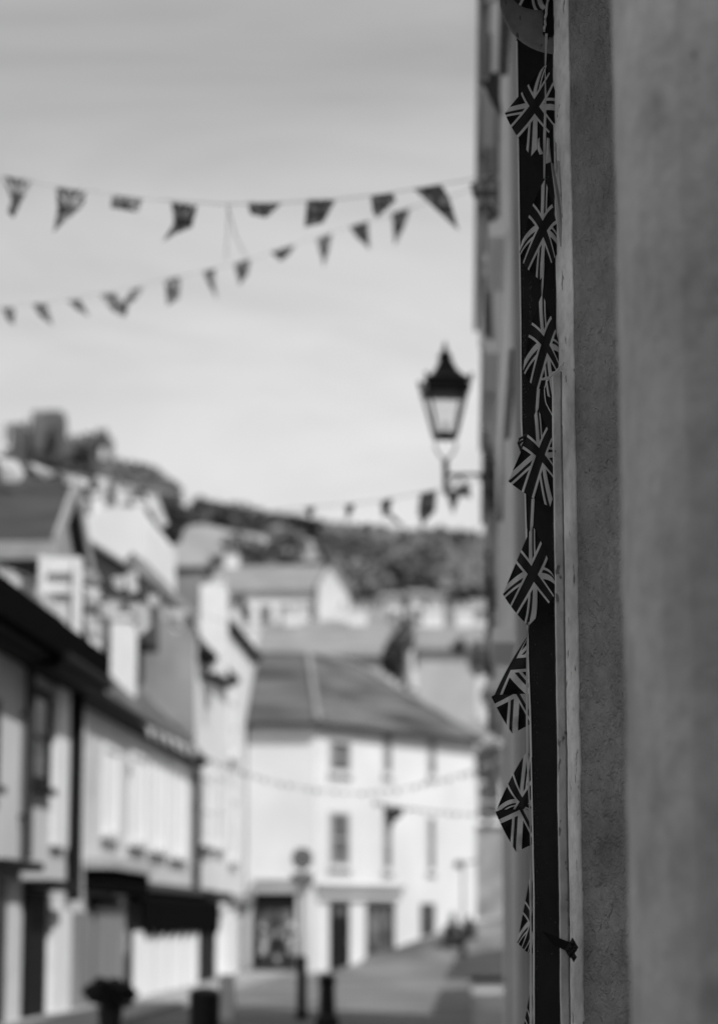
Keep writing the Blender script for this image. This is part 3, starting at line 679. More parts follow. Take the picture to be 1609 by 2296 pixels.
# tub plant at the left shops
def street(x, y_base, z=.012):
    d = FWD * F + RGT * (x - CX) + UPV * (CY - y_base); k = (z - CAM.z) / d.z; return CAM + d * k
b = street(246, 2312, .1); t = thing('tub_plant', 'dark bushy plant in a tub before the grey panelled shop', 'plant', b)
mb = MB(); mb.lathe(b, [(.13, 0), (.17, .28), (.19, .3)], 14); mb.build('tub', 'dark_frame', t)
mb = MB(); leaves(mb, b + Vector((0, 0, .47)), (.30, .24, .21), 3200, .045, clumps=26); mb.build('foliage', 'leaf', t)
b = street(458, 2325, .012); t = thing('litter_bin', 'tall dark litter bin standing before the black shop post', 'bin', b)
hb_ = z_at(2215, b.y, 452)
mb = MB(); mb.lathe(b, [(.17, 0), (.17, .04), (.20, .06), (.20, hb_ * .8), (.21, hb_ * .81), (.21, hb_ * .84)], 18); mb.build('body', 'iron', t)
mb = MB(); mb.lathe(b, [(.215, hb_ * .845), (.215, hb_ * .88), (.14, hb_ * .97), (.03, hb_)], 18); mb.build('lid', 'iron', t)
b = street(508, 2285, .012); t = thing('pavement_sign', 'pale blank pavement sign board beside the dark litter bin', 'sign', b)
hb_ = z_at(2185, b.y, 508)
for k_, sg in (('front_board', -1), ('back_board', 1)):
    mb = MB(); mb.hexa([(b.x - .12, b.y + sg * .18, .012), (b.x + .12, b.y + sg * .18, .012), (b.x + .12, b.y + sg * .18 + .02, .012), (b.x - .12, b.y + sg * .18 + .02, .012), (b.x - .12, b.y + sg * .02, hb_), (b.x + .12, b.y + sg * .02, hb_), (b.x + .12, b.y + sg * .02 + .02, hb_), (b.x - .12, b.y + sg * .02 + .02, hb_)]); mb.build(k_, 'cap_white', t)

# ------------------------------------------------------------------ right side of the street
# near plastered wall (swept plan profile, slightly uneven)
def swept(name, prof, m, par, z0, z1, dz, amp, arr=1.0, fine=False):
    mb = MB(); zs = fr(z0, z1, int((z1 - z0) / dz)); k = len(prof)
    for z in zs:
        for (x, y) in prof:
            q = Vector((x * 9, y * 9 * arr, z * 9)); d = noise.noise(q) * amp + noise.noise(q * 4.1) * amp * .45 + noise.noise(q * 13) * amp * .18 + (max(0, noise.noise(Vector((x * 40, 3, z * 30)))) * amp * 1.1 if fine else 0)
            mb.v.append(Vector((x + d, y + d * .6, z)))
    for j in range(len(zs) - 1):
        for i in range(k - 1):
            a = j * k + i; mb.f.append((a, a + 1, a + k + 1, a + k)); mb.uv.append(None)
    return mb.build(name, m, par, True)
nw = thing('plastered_building', 'pale plastered building wall filling the right edge, close to the camera', 'building', (1.5, 2, 0))
x1378 = at(1392, 1148, 3.97).x
def vx(x, Y): return (at(x, 1148, Y).x, Y)
npf = [(1.25, 3.56), (.9, 3.58)]
keys = [(1790, 3.60), (1700, 3.61), (1609, 3.625), (1540, 3.645), (1480, 3.685), (1430, 3.765), (1405, 3.86), (1393, 3.955)]
for (xa, ya), (xb, yb_) in zip(keys, keys[1:]):
    for t in fr(0, 1, 8)[:-1]: npf.append(vx(xa + (xb - xa) * t, ya + (yb_ - ya) * t))
npf += [vx(1392, 3.97), vx(1393, 3.985), vx(1398, 3.99), (1.25, 4.0)]
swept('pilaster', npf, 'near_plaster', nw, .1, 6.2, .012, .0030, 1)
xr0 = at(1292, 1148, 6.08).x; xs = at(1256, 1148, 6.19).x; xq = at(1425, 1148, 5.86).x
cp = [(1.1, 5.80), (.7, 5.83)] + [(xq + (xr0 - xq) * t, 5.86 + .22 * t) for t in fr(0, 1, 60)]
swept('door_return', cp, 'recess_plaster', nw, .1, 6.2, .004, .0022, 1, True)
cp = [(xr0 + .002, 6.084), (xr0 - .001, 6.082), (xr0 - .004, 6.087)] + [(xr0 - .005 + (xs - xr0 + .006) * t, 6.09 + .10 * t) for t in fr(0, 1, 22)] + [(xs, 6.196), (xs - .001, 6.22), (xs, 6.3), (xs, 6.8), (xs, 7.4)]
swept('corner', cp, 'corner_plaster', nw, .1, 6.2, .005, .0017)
mb = MB(); mb.box(1.2, 3.2, -4, 3.9, 0, 6.2); mb.box(.5, 1.197, -4, 1.4, 0, 2.85); mb.box(1.1, 3.2, 4.02, 6.12, 0, 6.2); mb.box(xr0 + .03, 3.2, 6.123, 7.4, 0, 6.2); mb.build('inner_wall_and_blocker', 'near_plaster', nw)  # low box beside the camera is added to block light on the pilaster
# overhang added unseen above the frame to shade the top of the doorway return
mb = MB(); mb.box(-.6, 1.1, 4.6, 5.98, 3.98, 4.5); mb.box(-.64, 1.1, 4.56, 6.02, 4.503, 4.56); mb.build('shade_overhang', 'dark_frame', nw)
cn = thing('shade_canopy', 'added unseen dark canopy that shades the near plastered wall', 'canopy', (-.7, .4, 3.0))  # out of view, added only to darken the near wall
mb = MB(); mb.box(-2.2, 1.19, -2.5, 3.0, 2.86, 2.94); mb.build('shade_canopy_deck', 'dark_frame', cn)
mb = MB(); mb.box(-2.26, -2.202, -2.5, 3.0, 2.62, 2.98); mb.build('shade_canopy_fascia', 'dark_frame', cn)
# trim strip
mb = MB(); zt = z_at(833, 6.05, 1245)
a = at(1241, 1148, 6.05).x; b_ = at(1263, 1148, 6.05).x
tr_prof = [(b_, 6.075), (b_, 6.052), (b_ - .004, 6.048)] + [(b_ - .004 + (a - b_ + .007) * t, 6.048) for t in fr(0, 1, 8)] + [(a + .001, 6.05), (a, 6.06), (a, 6.075)]
tt = thing('timber_trim', 'pale painted vertical trim strip along the wall corner, topped by a knotted string', 'trim', (a, 6.06, .1))
swept('board', tr_prof, 'trim_plaster', tt, .1, zt, .008, .0012)
mb = MB(); mb.poly([(a, 6.048, zt), (b_, 6.048, zt), (b_, 6.075, zt), (a, 6.075, zt)]); mb.build('top_end', 'trim_plaster', tt)

# black upright board
bd = thing('black_board', 'tall black painted upright board behind the hanging union flags', 'board', (at(1215, 1148, 6.3).x, 6.31, 0))
L_ = [(1158, -60), (1158, 92), (1161, 300), (1164, 533), (1167, 728), (1168, 936), (1171, 1000), (1177, 1114), (1179, 1185), (1181, 1300), (1183, 1467), (1187, 1580), (1190, 1698), (1194, 1905), (1196, 2006), (1196, 2200), (1197, 2420)]
R_ = [(1252, -60), (1254, 500), (1256, 1148), (1260, 1800), (1270, 2420)]
mb = MB(); outline = [at(x, y, 6.30) for x, y in R_] + [at(x, y, 6.30) for x, y in L_[::-1]]
mb.prism(outline, (0, .03, 0)); mb.build('panel', 'chipped_black', bd)
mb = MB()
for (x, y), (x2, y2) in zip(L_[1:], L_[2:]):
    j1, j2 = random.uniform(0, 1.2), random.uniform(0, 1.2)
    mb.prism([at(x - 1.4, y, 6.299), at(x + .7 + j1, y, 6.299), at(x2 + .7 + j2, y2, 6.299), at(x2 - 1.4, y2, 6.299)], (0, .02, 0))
mb.build('worn_edge_highlight', 'white_paint', bd)  # white strip paints a highlight line along the worn left edge
# fine scrape marks in the black paint
mb = MB()
for i in range(420):
    x, y = random.choice([(1172.5, random.uniform(480, 980)), (1176, random.uniform(700, 960)), (1246, random.uniform(330, 900)), (random.gauss(1215, 16), random.uniform(100, 2290)), (1203, random.uniform(1500, 2290)), (1187, random.uniform(520, 730)), (1189, random.uniform(640, 800)), (1172, random.uniform(500, 940)), (random.uniform(1236, 1246), random.uniform(1130, 1380)), (1200, random.uniform(930, 1000)), (1197, random.uniform(1500, 2100))])
    x += random.gauss(0, 1.2); w, h = random.uniform(.2, .7), random.uniform(.5, 4.5)
    mb.prism([at(x, y, 6.2985), at(x + w, y + h * .3, 6.2985), at(x + w * .6, y + h, 6.2985), at(x - w * .4, y + h * .7, 6.2985)], (0, .0015, 0))
mb.build('scraped_paint', 'brick', bd)
# round weathered disc at the top
dc = at(1252, -4, 6.24); rr = 139 * 6.24 / F * 1.0
ds = thing('round_metal_shade', 'weathered round metal shade at the top of the black board', 'lamp shade', dc)
mb = MB(); rings = []; NS = 48
for r_, dy in ((1.0, .0), (.992, -.008), (.96, -.012), (.7, -.02), (.4, -.026), (.0001, -.03)):
    rings.append(len(mb.v)); mb.v += [dc + Vector((math.cos(2 * math.pi * k / NS) * rr * r_, dy, math.sin(2 * math.pi * k / NS) * rr * r_)) for k in range(NS)]
for i in range(len(rings) - 1):
    for k in range(NS): mb.f.append((rings[i] + k, rings[i] + (k + 1) % NS, rings[i + 1] + (k + 1) % NS, rings[i + 1] + k)); mb.uv.append(None)
mb.build('dish', 'old_metal', ds, True)
mb = MB(); mb.prism([at(x, y, 6.195) for x, y in ((1219, -60), (1216, 72), (1225, 78), (1251, 76), (1256, -60))], (0, .02, 0)); mb.build('bracket', 'black_paint', ds)
# torn paper / paint flakes by the wall
def PZ(*q): return [(1211.6 + a * .247, 224 + b * .247) for a, b in q]
for nm, lab, poly, m in (('torn_strip', 'curled pale torn strip left of the wall corner, below the top flag', [(1205, 312), (1209, 308), (1208, 325), (1212, 342), (1217, 345), (1209, 347), (1204, 335)], 'trim_plaster'),
      ('peeling_paper', 'short pale peeling patch beside the ribbon below the top flag', PZ((55, 340), (78, 350), (80, 420), (95, 560), (60, 575), (44, 580), (50, 400)), 'trim_plaster'),
      ('timber_splinter', 'long grey split timber strip beside the wall corner, reaching down past the second flag', PZ((88, 560), (112, 580), (140, 700), (165, 860), (195, 1060), (206, 1320), (176, 1335), (150, 1110), (118, 800)), 'lead'),
      ('peeling_splinter', 'thin upright pale splinter beside the wall corner under the top flag', PZ((115, 335), (128, 380), (142, 392), (150, 640), (132, 700), (122, 560)), 'trim_plaster'),
      ('peeling_flake', 'narrow pale flake against the wall corner between first and second flag', PZ((150, 550), (176, 560), (184, 800), (200, 1000), (206, 1100), (190, 1118), (165, 860), (140, 715)), 'trim_plaster')):
    mb = MB(); pts = [at(x, y, 6.16 + .004 * math.sin(i)) for i, (x, y) in enumerate(poly)]
    c = sum(pts, Vector()) / len(pts)
    for i in range(len(pts)): mb.poly([c + Vector((0, -.008, 0)), pts[i], pts[(i + 1) % len(pts)]])
    tag(mb.build(nm, m), lab, 'paint flake')
# knotted strings
def cord(name, label, pts, Y, r=.0016, m='string'):
    mb = MB(); P = [at(x, y, Y) for x, y in pts]
    q = []
    for i in range(len(P) - 1):
        for t in (0, .33, .66): q.append(P[i].lerp(P[i + 1], t) + Vector((random.gauss(0, .0008), random.gauss(0, .001), random.gauss(0, .0008))))
    q.append(P[-1]); mb.tube(q, r, 6); return tag(mb.build(name, m), label, 'string')
cord('knotted_string', 'frayed knotted string tied over the top of the pale trim strip', [(1262, 812), (1257, 826), (1250, 832), (1243, 836), (1232, 846), (1222, 847), (1212, 851), (1224, 850), (1234, 843), (1246, 832), (1254, 824), (1259, 830), (1254, 820)], 6.03, .0022)
cord('loose_string', 'thin loose string end curving down beside the pale trim strip', [(1232, 846), (1224, 856), (1219, 875), (1222, 900), (1230, 918), (1239, 935)], 6.1, .0011, 'white_paint')
mb = MB(); P = [at(x, y, 6.285) for x, y in ((1180, 975), (1172, 980), (1164, 984), (1161, 993), (1165, 1003), (1166, 1012), (1172, 996), (1178, 985), (1168, 990), (1162, 996))]; mb.tube(P, .0035, 7); tag(mb.build('dark_knot', 'iron'), 'dark knot of string on the left edge of the black board', 'string')
cord('twisted_cord', 'dark twisted cord hanging over the round metal shade', [(1227, -20), (1226, 10), (1223, 30), (1221, 55), (1219, 70)], 6.17, .0035)
# broken bracket at the bottom
br = thing('metal_strap', 'broken dark metal strap bridging black board and wall near the bottom', 'bracket', at(1250, 2120, 6.2))
mb = MB(); mb.prism([at(x, y, 6.07) for x, y in ((1212, 2087), (1216, 2086), (1285, 2117), (1278, 2137), (1261, 2129))][:0] or [at(x, y, 6.04) for x, y in ((1213, 2087), (1285, 2116), (1280, 2136), (1240, 2120))], (0, .006, 0)); mb.build('strap', 'black_paint', br)
mb = MB()
for i in range(9):
    p = at(1280 + random.gauss(0, 5), 2130 + random.gauss(0, 8), 6.035); mb.lathe(p, [(.0005, -.012), (.008, 0), (.0005, .012)], 6)
mb.build('rusted_end', 'iron', br)

# ---- the hanging union flags
def P1(zx, zy): return 1036.8 + zx * .3556, zy * .3556
def P2(zx, zy): return 1036.8 + zx * .3556, 616.4 + zy * .3556
def P3(zx, zy): return 1036.8 + zx * .3556, 1288.9 + zy * .3556
def P4(zx, zy): return 1036.8 + zx * .3556, 1793.3 + zy * .3556
def patch(mb, g9, Y, u0=-.75, u1=.75, v0=.5, v1=-.5, bulge=.012, N=18, seed=0, tilt=0):
    """g9: rows of three photo points; a quadratic sheet hung at depth Y"""
    def b3(t): return (2 * (t - .5) * (t - 1), 4 * t * (1 - t), 2 * t * (t - .5))
    base = len(mb.v); UV = []
    for j in range(N + 1):
        for i in range(N + 1):
            s, t = i / N, j / N; bs, bt = b3(s), b3(t); x = y = 0
            for r in range(3):
                for c in range(3):
                    x += bt[r] * bs[c] * g9[r][c][0]; y += bt[r] * bs[c] * g9[r][c][1]
            d = -bulge * math.sin(math.pi * s) * math.sin(math.pi * t) + .011 * math.sin(8 * s + 5 * t + seed * 1.7) * (s + t) / 2 + .005 * math.sin(15 * t - 6 * s + seed) + tilt * (t - .5)
            q = at(x, y, Y + d)
            mb.v.append(q); UV.append((u0 + (u1 - u0) * s, v0 + (v1 - v0) * t))
    for j in range(N):
        for i in range(N):
            a = [j * (N + 1) + i, j * (N + 1) + i + 1, (j + 1) * (N + 1) + i + 1, (j + 1) * (N + 1) + i]
            mb.f.append(tuple(base + q for q in a)); mb.uv.append([UV[q] for q in a])
g = thing('union_flag_bunting', 'string of union flags hanging straight down the black board, in sharp focus', 'bunting', at(1215, 2296, 6.2))
FL = {
 1: (P1, [[(522, 405), (390, 560), (265, 712)], [(556, 490), (450, 670), (322, 828)], [(612, 690), (560, 810), (430, 985)]], 6.2, -.01),
 2: (P1, [[(518, 1130), (428, 1325), (357, 1590)], [(578, 1350), (505, 1442), (395, 1680)], [(615, 1560), (570, 1640), (487, 1765)]], 6.2, 0),
 3: (P2, [[(500, 120), (424, 345), (380, 602)], [(572, 310), (520, 437), (447, 702)], [(612, 470), (615, 620), (568, 780)]], 6.2, 0),
 4: (P2, [[(465, 838), (392, 1050), (285, 1300)], [(548, 1000), (490, 1135), (408, 1388)], [(585, 1120), (592, 1270), (550, 1462)]], 6.2, 0),
 5: (P2, [[(437, 1578), (352, 1775), (253, 2012)], [(512, 1730), (440, 1885), (320, 2112)], [(590, 1960), (560, 2045), (412, 2214)]], 6.2, 0)}
for k, (fn, g9, Y, tl) in FL.items():
    mb = MB(); patch(mb, [[fn(*q) for q in r] for r in g9], Y, seed=k, tilt=tl)
    mb.build('flag', 'union_flag', g, True)
# top flag, only its lower corner in view
mb = MB(); patch(mb, [[P1(470, -560), P1(390, -380), P1(300, -150)], [P1(540, -330), P1(460, -240), P1(330, 10)], [P1(560, -160), P1(555, -30), P1(505, 65)]], 6.19); mb.build('flag', 'union_flag', g, True)
# folded flags behind the board edge
mb = MB()
patch(mb, [[P3(405, 388), P3(425, 388), P3(455, 390)], [P3(290, 575), P3(380, 567), P3(455, 560)], [P3(200, 757), P3(330, 752), P3(455, 749)]], 6.352, 0, .75, .45, -.5, .006, seed=3)
def low(C, e1, B, mb):
    e2 = (B[0] + C[0] - e1[0], B[1] + C[1] - e1[1]); md = lambda a, b, k=0: ((a[0] + b[0]) / 2 + k, (a[1] + b[1]) / 2)
    cc = md(md(C, e1), md(e2, B)); mm_ = lambda p: P3(*p)
    patch(mb, [[mm_(C), mm_(md(C, e1)), mm_(e1)], [mm_(md(C, e2)), mm_(cc), mm_(md(e1, B, -6))], [mm_(e2), mm_(md(e2, B)), mm_(B)]], 6.366, 0, .75, 0, -.5, .004, seed=4)
low((325, 690), (180, 768), (312, 1002), mb); mb.build('flag', 'union_flag', g, True)
mb = MB()
patch(mb, [[P3(408, 1108), P3(310, 1270), P3(212, 1482)], [P3(470, 1260), P3(372, 1405), P3(330, 1478)], [P3(520, 1400), P3(450, 1470), P3(440, 1480)]], 6.352, -.75, .6, .5, -.3, .006, seed=5)
low((350, 1425), (205, 1495), (336, 1748), mb); mb.build('flag', 'union_flag', g, True)
mb = MB(); patch(mb, [[P4(425, 470), P4(386, 680), P4(342, 900)], [P4(450, 600), P4(436, 780), P4(380, 938)], [P4(460, 800), P4(455, 940), P4(414, 970)]], 6.36, seed=9); mb.build('flag', 'union_flag', g, True)
mb = MB(); patch(mb, [[P4(425, 1190), P4(398, 1350), P4(352, 1600)], [P4(450, 1300), P4(436, 1480), P4(390, 1640)], [P4(460, 1500), P4(455, 1640), P4(414, 1690)]], 6.36, seed=2); mb.build('flag', 'union_flag', g, True)
# ribbon
def ribbon(par, pts, w):
    mb = MB()
    for (x, y, Y, k), (x2, y2, Y2, k2) in zip(pts, pts[1:]):
        n = max(1, int(abs(y2 - y) / 12))
        for i in range(n):
            t, t2 = i / n, (i + 1) / n
            def e(t, s):
                xx = x + (x2 - x) * t; yy = y + (y2 - y) * t; YY = Y + (Y2 - Y) * t; kk = k + (k2 - k) * t
                return at(xx + s * w * kk, yy, YY + s * .0025 * (1 - kk))
            mb.poly([e(t, -1), e(t, 1), e(t2, 1), e(t2, -1)])
    return mb.build('ribbon', 'trim_plaster' if False else 'ribbon_cloth', par)
mat('ribbon_cloth', .52, .1, 30, .8)
ribbon(g, [(1224, 75, 6.185, 1.0), (1222, 135, 6.18, .6), (1221, 160, 6.175, .3), (1222, 215, 6.172, .6), (1220, 300, 6.172, 1.1), (1219, 400, 6.18, .6), (1222, 402, 6.2, .3)], 3)
ribbon(g, [(1218, 590, 6.19, .5), (1215, 640, 6.19, .7), (1214, 662, 6.19, .3)], 3)
ribbon(g, [(1206, 872, 6.19, 1.0), (1203, 915, 6.19, 1.0), (1201, 925, 6.19, .4)], 3.4)
ribbon(g, [(1194, 1118, 6.19, 1.0), (1191, 1178, 6.19, 1.0), (1189, 1190, 6.19, .5)], 3.4)
ribbon(g, [(1184, 1395, 6.19, .7), (1181, 1430, 6.285, .5), (1180, 1560, 6.285, .9), (1181, 1690, 6.285, .9), (1186, 1800, 6.285, .6), (1189, 1900, 6.285, .5), (1188, 2010, 6.285, .8), (1189, 2140, 6.285, .9), (1189, 2230, 6.285, 1.2), (1190, 2400, 6.285, 1.3)], 2.6)

# ---- buildings further along on the right
def rbuilding(name, label, X, Y0, Y1, z0, z1, m, Xin=4.0):
    h = thing(name, label, 'building', ((X + Xin) / 2, (Y0 + Y1) / 2, 0), 'buildings along the right side')
    mb = MB(); mb.box(X, Xin, Y0, Y1, z0, z1); mb.build('wall', m, h); return h
r2 = rbuilding('side_building', 'grey building just beyond the black board with vertical pipes', .385, 7.45, 13.95, 0, 7.6, 'grey_wall')
mb = MB(); mb.tube([(.325, 13.3, .1), (.325, 13.3, 7.4)], .05, 12)
for z in (1.0, 2.6, 4.4): mb.box(.30, .384, 13.26, 13.34, z, z + .05)
mb.build('downpipe', 'mid_wall', r2)
r3 = rbuilding('side_building', 'middle right building with toothed cornice and pale fascia', .30, 14.0, 20.6, 2.9, 10.5, 'white_wall')
mb = MB(); mb.box(.365, 4, 14.0, 20.6, 0, 2.897); mb.build('lower_wall', 'grey_wall', r3)
for Y_, m_, w_p in ((19.6, 'cap_white', .045), (18.2, 'mid_wall', .03), (16.4, 'cap_white', .04)):
    mb = MB(); mb.tube([(.315, Y_, .1), (.315, Y_, 2.88)], w_p, 10); mb.box(.32, .364, Y_ - .03, Y_ + .03, 1.5, 1.56); mb.build('pillar', m_, r3)
for z, xo, m_ in ((7.12, .26, 'dark_frame'), (7.55, .255, 'dark_frame')):
    mb = MB(); mb.box(xo, .299, 14.02, 20.58, z, z + .09)
    for i in range(30): mb.box(xo + .008, .299, 14.05 + i * .215, 14.17 + i * .215, z - .12, z - .002)
    mb.build('dentil_cornice', m_, r3)
mb = MB(); mb.box(.262, .299, 14.02, 20.58, 4.85, 5.55); mb.box(.25, .299, 14.02, 20.58, 5.553, 5.62); mb.build('fascia', 'white_paint', r3)
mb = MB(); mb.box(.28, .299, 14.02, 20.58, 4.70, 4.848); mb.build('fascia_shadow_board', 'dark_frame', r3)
RF = Face((.30, 0), (.30, 100))
for y_ in (15.0, 18.2):
    window_at(RF, r3, y_, y_ + 1.2, 3.3, 4.5, 'white_paint', 'glass_grey', True, 2); window_at(RF, r3, y_, y_ + 1.2, 5.9, 6.9, 'white_paint', 'glass_grey', True, 1); window_at(RF, r3, y_, y_ + 1.2, 8.0, 9.6, 'white_paint', 'glass_grey', True, 1)
r4 = rbuilding('side_building', 'farthest right building with overhanging eaves, carrying the lamp bracket', .27, 20.65, 35, 6.8, 10.4, 'white_wall')
mb = MB(); mb.box(.38, 4, 20.65, 35, 4.1, 6.797); mb.build('middle_wall', 'white_wall', r4)
mb = MB(); mb.box(1.0, 4, 20.65, 35, 0, 4.097); mb.build('lower_wall', 'grey_wall', r4)
mb = MB(); mb.prism([(.18, 20.65, 10.15), (4, 20.65, 10.15), (4, 20.65, 12.5), (2.2, 20.65, 12.5), (.18, 20.65, 10.3)], (0, 14.4, 0)); ro4 = mb.build('roof', 'lead', r4)
mb = MB(); mb.tube([(.18, 20.7, 10.16), (.17, 35, 10.16)], .03, 8); mb.build('gutter', 'lead', r4)
for i, y_ in enumerate((22.0, 24.2, 26.6, 29.0, 31.0)):
    mb = MB(); mb.prism([(.20, y_, 10.14), (.249, y_, 10.14), (.249, y_, 9.3), (.22, y_, 9.6)], (0, .25, 0)); mb.build('eave_bracket', 'cap_white' if i % 2 else 'mid_wall', r4)
mb = MB(); mb.tube([(.33, 34.6, 4.15), (.33, 34.6, 6.75)], .045, 8); mb.build('downpipe', 'black_paint', r4)
mb = MB(); mb.box(.21, .269, 20.7, 34.9, 8.3, 8.5); mb.build('string_course', 'mid_wall', r4)
for z_ in (7.95, 9.25):
    mb = MB(); mb.box(.235, .269, 20.7, 34.9, z_, z_ + .10); mb.build('moulding', 'dark_frame', r4)
# bay window
mb = MB(); mb.box(.175, .249, 22.5, 25.8, 6.95, 7.7); mb.box(.16, .249, 22.4, 25.9, 7.703, 7.78); mb.box(.16, .249, 22.4, 25.9, 6.87, 6.947); by = mb.build('bay_window', 'cap_white', r4)
mb = MB(); mb.box(.168, .174, 22.7, 25.6, 7.05, 7.6); mb.box(.19, .24, 22.492, 22.499, 7.0, 7.6); mb.build('pane', 'glass_grey', by)
mb = MB(); mb.box(.20, .249, 27.0, 31.8, 6.7, 7.0); mb.build('string_course', 'dark_frame', r4)
R4 = Face((.38, 0), (.38, 100))
for y_ in (22.0, 26.0): window_at(R4, r4, y_, y_ + 1.4, 4.6, 6.1, 'mid_wall', 'glass_grey', True, 2)

# tall block further on, hidden, whose shadow falls on the side road
hb = gable_house('terrace_building', 'tall rendered building on the right near the street end', 4.4, 10.5, 58, 68, 0, 7.6, 2.0, 'y', 'grey_wall', 'slate', .3, 'building')
hb2 = gable_house('terrace_building', 'plain rendered building on the right halfway down the street', 4.0, 10, 33, 50, 0, 7, 2.5, 'y', 'grey_wall', 'slate', .3, 'building')
for h_, X_, ys in ((hb, 4.4, (59, 62, 65)), (hb2, 4.0, (36, 41, 46))):
    f_ = Face((X_, 0), (X_, 100))
    for y_ in ys: window_at(f_, h_, y_, y_ + 1.1, 1.0, 2.4, bars=2); window_at(f_, h_, y_, y_ + 1.1, 4.2, 5.7, bars=2)

# ------------------------------------------------------------------ the lantern
YL = 24.0
lc = at(998, 980, YL); s_ = YL / F
lt = thing('wall_lantern', 'old fashioned glazed street lantern on an iron wall bracket against the sky', 'street lamp', lc)
def zz(y): return z_at(y, YL, 998) - lc.z
q = 1.414 * 1.0; rot = R(45 + 10)
def w_(px): return px * s_ * q * .93
mb = MB(); mb.lathe(lc, [(w_(50), zz(858)), (w_(50), zz(853)), (w_(38), zz(845)), (w_(27), zz(834)), (w_(21), zz(822)), (w_(16), zz(812)), (w_(12), zz(806))], 4, rot); mb.build('roof', 'iron', lt)
mb = MB(); mb.lathe(lc, [(.06, zz(808)), (.072, zz(803)), (.068, zz(796)), (.045, zz(790)), (.024, zz(787)), (.022, zz(778)), (.028, zz(776)), (.012, zz(771)), (.0005, zz(762))], 12); mb.build('finial', 'iron', lt)
mb = MB(); mb.lathe(lc, [(w_(50), zz(887)), (w_(53), zz(884)), (w_(53.5), zz(864)), (w_(52), zz(862.5))], 4, rot)
for k_ in range(4):
    a = rot + k_ * math.pi / 2; mb.tube([lc + Vector((math.cos(a) * w_(53), math.sin(a) * w_(53), zz(866))), lc + Vector((math.cos(a) * w_(56), math.sin(a) * w_(56), zz(845)))], .018, 6)
mb.build('gallery', 'iron', lt)
mb = MB(); top, bot = w_(46), w_(25)
for k_ in range(4):
    a = rot + k_ * math.pi / 2
    mb.tube([lc + Vector((math.cos(a) * top, math.sin(a) * top, zz(887))), lc + Vector((math.cos(a) * bot, math.sin(a) * bot, zz(974)))], .016, 6)
mb.lathe(lc, [(w_(25), zz(984)), (w_(27), zz(982)), (w_(27), zz(973)), (w_(25), zz(972))], 4, rot); mb.build('frame', 'iron', lt)
mb = MB(); mb.lathe(lc, [(bot * .97, zz(972)), (top * .97, zz(888))], 4, rot, cap=False); mb.build('glass', 'lamp_glass', lt)
mb = MB(); mb.lathe(lc, [(.015, zz(970)), (.015, zz(955)), (.02, zz(950)), (.005, zz(945))], 10); mb.build('burner', 'brass', lt)
mb = MB()
for sg in (-1, 1): mb.tube([lc + Vector((sg * .09, 0, zz(984))), lc + Vector((sg * .11, 0, zz(1000))), lc + Vector((sg * .07, 0, zz(1018))), lc + Vector((0, 0, zz(1034)))], .012, 6)
mb.build('cradle', 'pipe_grey', lt)
mb = MB(); mb.lathe(lc, [(.0, zz(1112)), (.03, zz(1106)), (.022, zz(1096)), (.03, zz(1086)), (.03, zz(1045)), (.036, zz(1038)), (.02, zz(1030))], 10)
mb.build('stem', 'iron', lt)
arm_end = Vector((.26, YL, at(1100, 1064, YL).z)); mb = MB(); mb.tube([Vector((lc.x, YL, arm_end.z)), arm_end], .018, 8)
c0 = at(1030, 1082, YL)
mb.tube([Vector((lc.x, YL, lc.z + zz(1095)))] + [c0 + Vector((math.cos(a) * .055, 0, math.sin(a) * .055)) for a in fr(math.pi, -math.pi * .8, 12)], .012, 6)
mb.tube([arm_end + Vector((0, 0, -.28)), arm_end + Vector((-.07, 0, -.14)), arm_end + Vector((-.12, 0, 0))], .012, 6)
mb.build('bracket_arm', 'iron', lt)
mb = MB(); mb.box(.235, .362, YL - .05, YL + .05, arm_end.z - .35, arm_end.z + .15); mb.build('wall_plate', 'iron', lt)

# ------------------------------------------------------------------ bunting across the street
def K(zx, zy): return zx * .6966, 336.3 + zy * .6966
def K3(zx, zy): return 392.3 + zx * .4877, 1036.7 + zy * .4877
def K1(zx, zy): return zx * .3483, 840.6 + zy * .3483
def cloth_flag(par, pts, Y, m):
    mb = MB(); P = [Vector(at(x, y, Y + .05 * math.sin(i * 2.1 + x))) for i, (x, y) in enumerate(pts)]
    c = sum(P, Vector()) / len(P) + Vector((0, random.uniform(-.05, .05), 0))
    xs = [p[0] for p in pts]; ys = [p[1] for p in pts]; x0, x1, y0, y1 = min(xs), max(xs), min(ys), max(ys)
    def uv(p): return ((p[0] - x0) / (x1 - x0) * 1.4 - .7, .5 - (p[1] - y0) / (y1 - y0) * .95)
    cu = (sum(xs) / len(xs), sum(ys) / len(ys))
    for i in range(len(P)):
        j = (i + 1) % len(P)
        mi = P[i].lerp(P[j], .5); um = ((pts[i][0] + pts[j][0]) / 2, (pts[i][1] + pts[j][1]) / 2)
        mb.poly([c, P[i], mi], [uv(cu), uv(pts[i]), uv(um)]); mb.poly([c, mi, P[j]], [uv(cu), uv(um), uv(pts[j])])
    return mb.build('flag', m, par)
def bunting(name, label, line, flags, Y, m='union_flag_far', r=.004, sm='string', Yend=None):
    P = [at(x, y, Y) for x, y in line]
    t = thing(name, label, 'bunting', sum(P, Vector()) / len(P), 'bunting strung across the street')
    mb = MB(); mb.tube(P, r, 5); mb.build('cord', sm, t)
    if name == 'street_bunting' and Y < 30:
        nf = []
        for f in flags:
            cx_ = sum(p[0] for p in f) / len(f); ty = min(p[1] for p in f)
            k_ = 1.45 if Y == 29 else 1.14; nf.append([(cx_ + (p[0] - cx_) * k_, ty + (p[1] - ty) * k_) for p in f])
        flags = nf
    for i, f in enumerate(flags): cloth_flag(t, f, Y, m if isinstance(m, str) else m[i % len(m)])
    return t
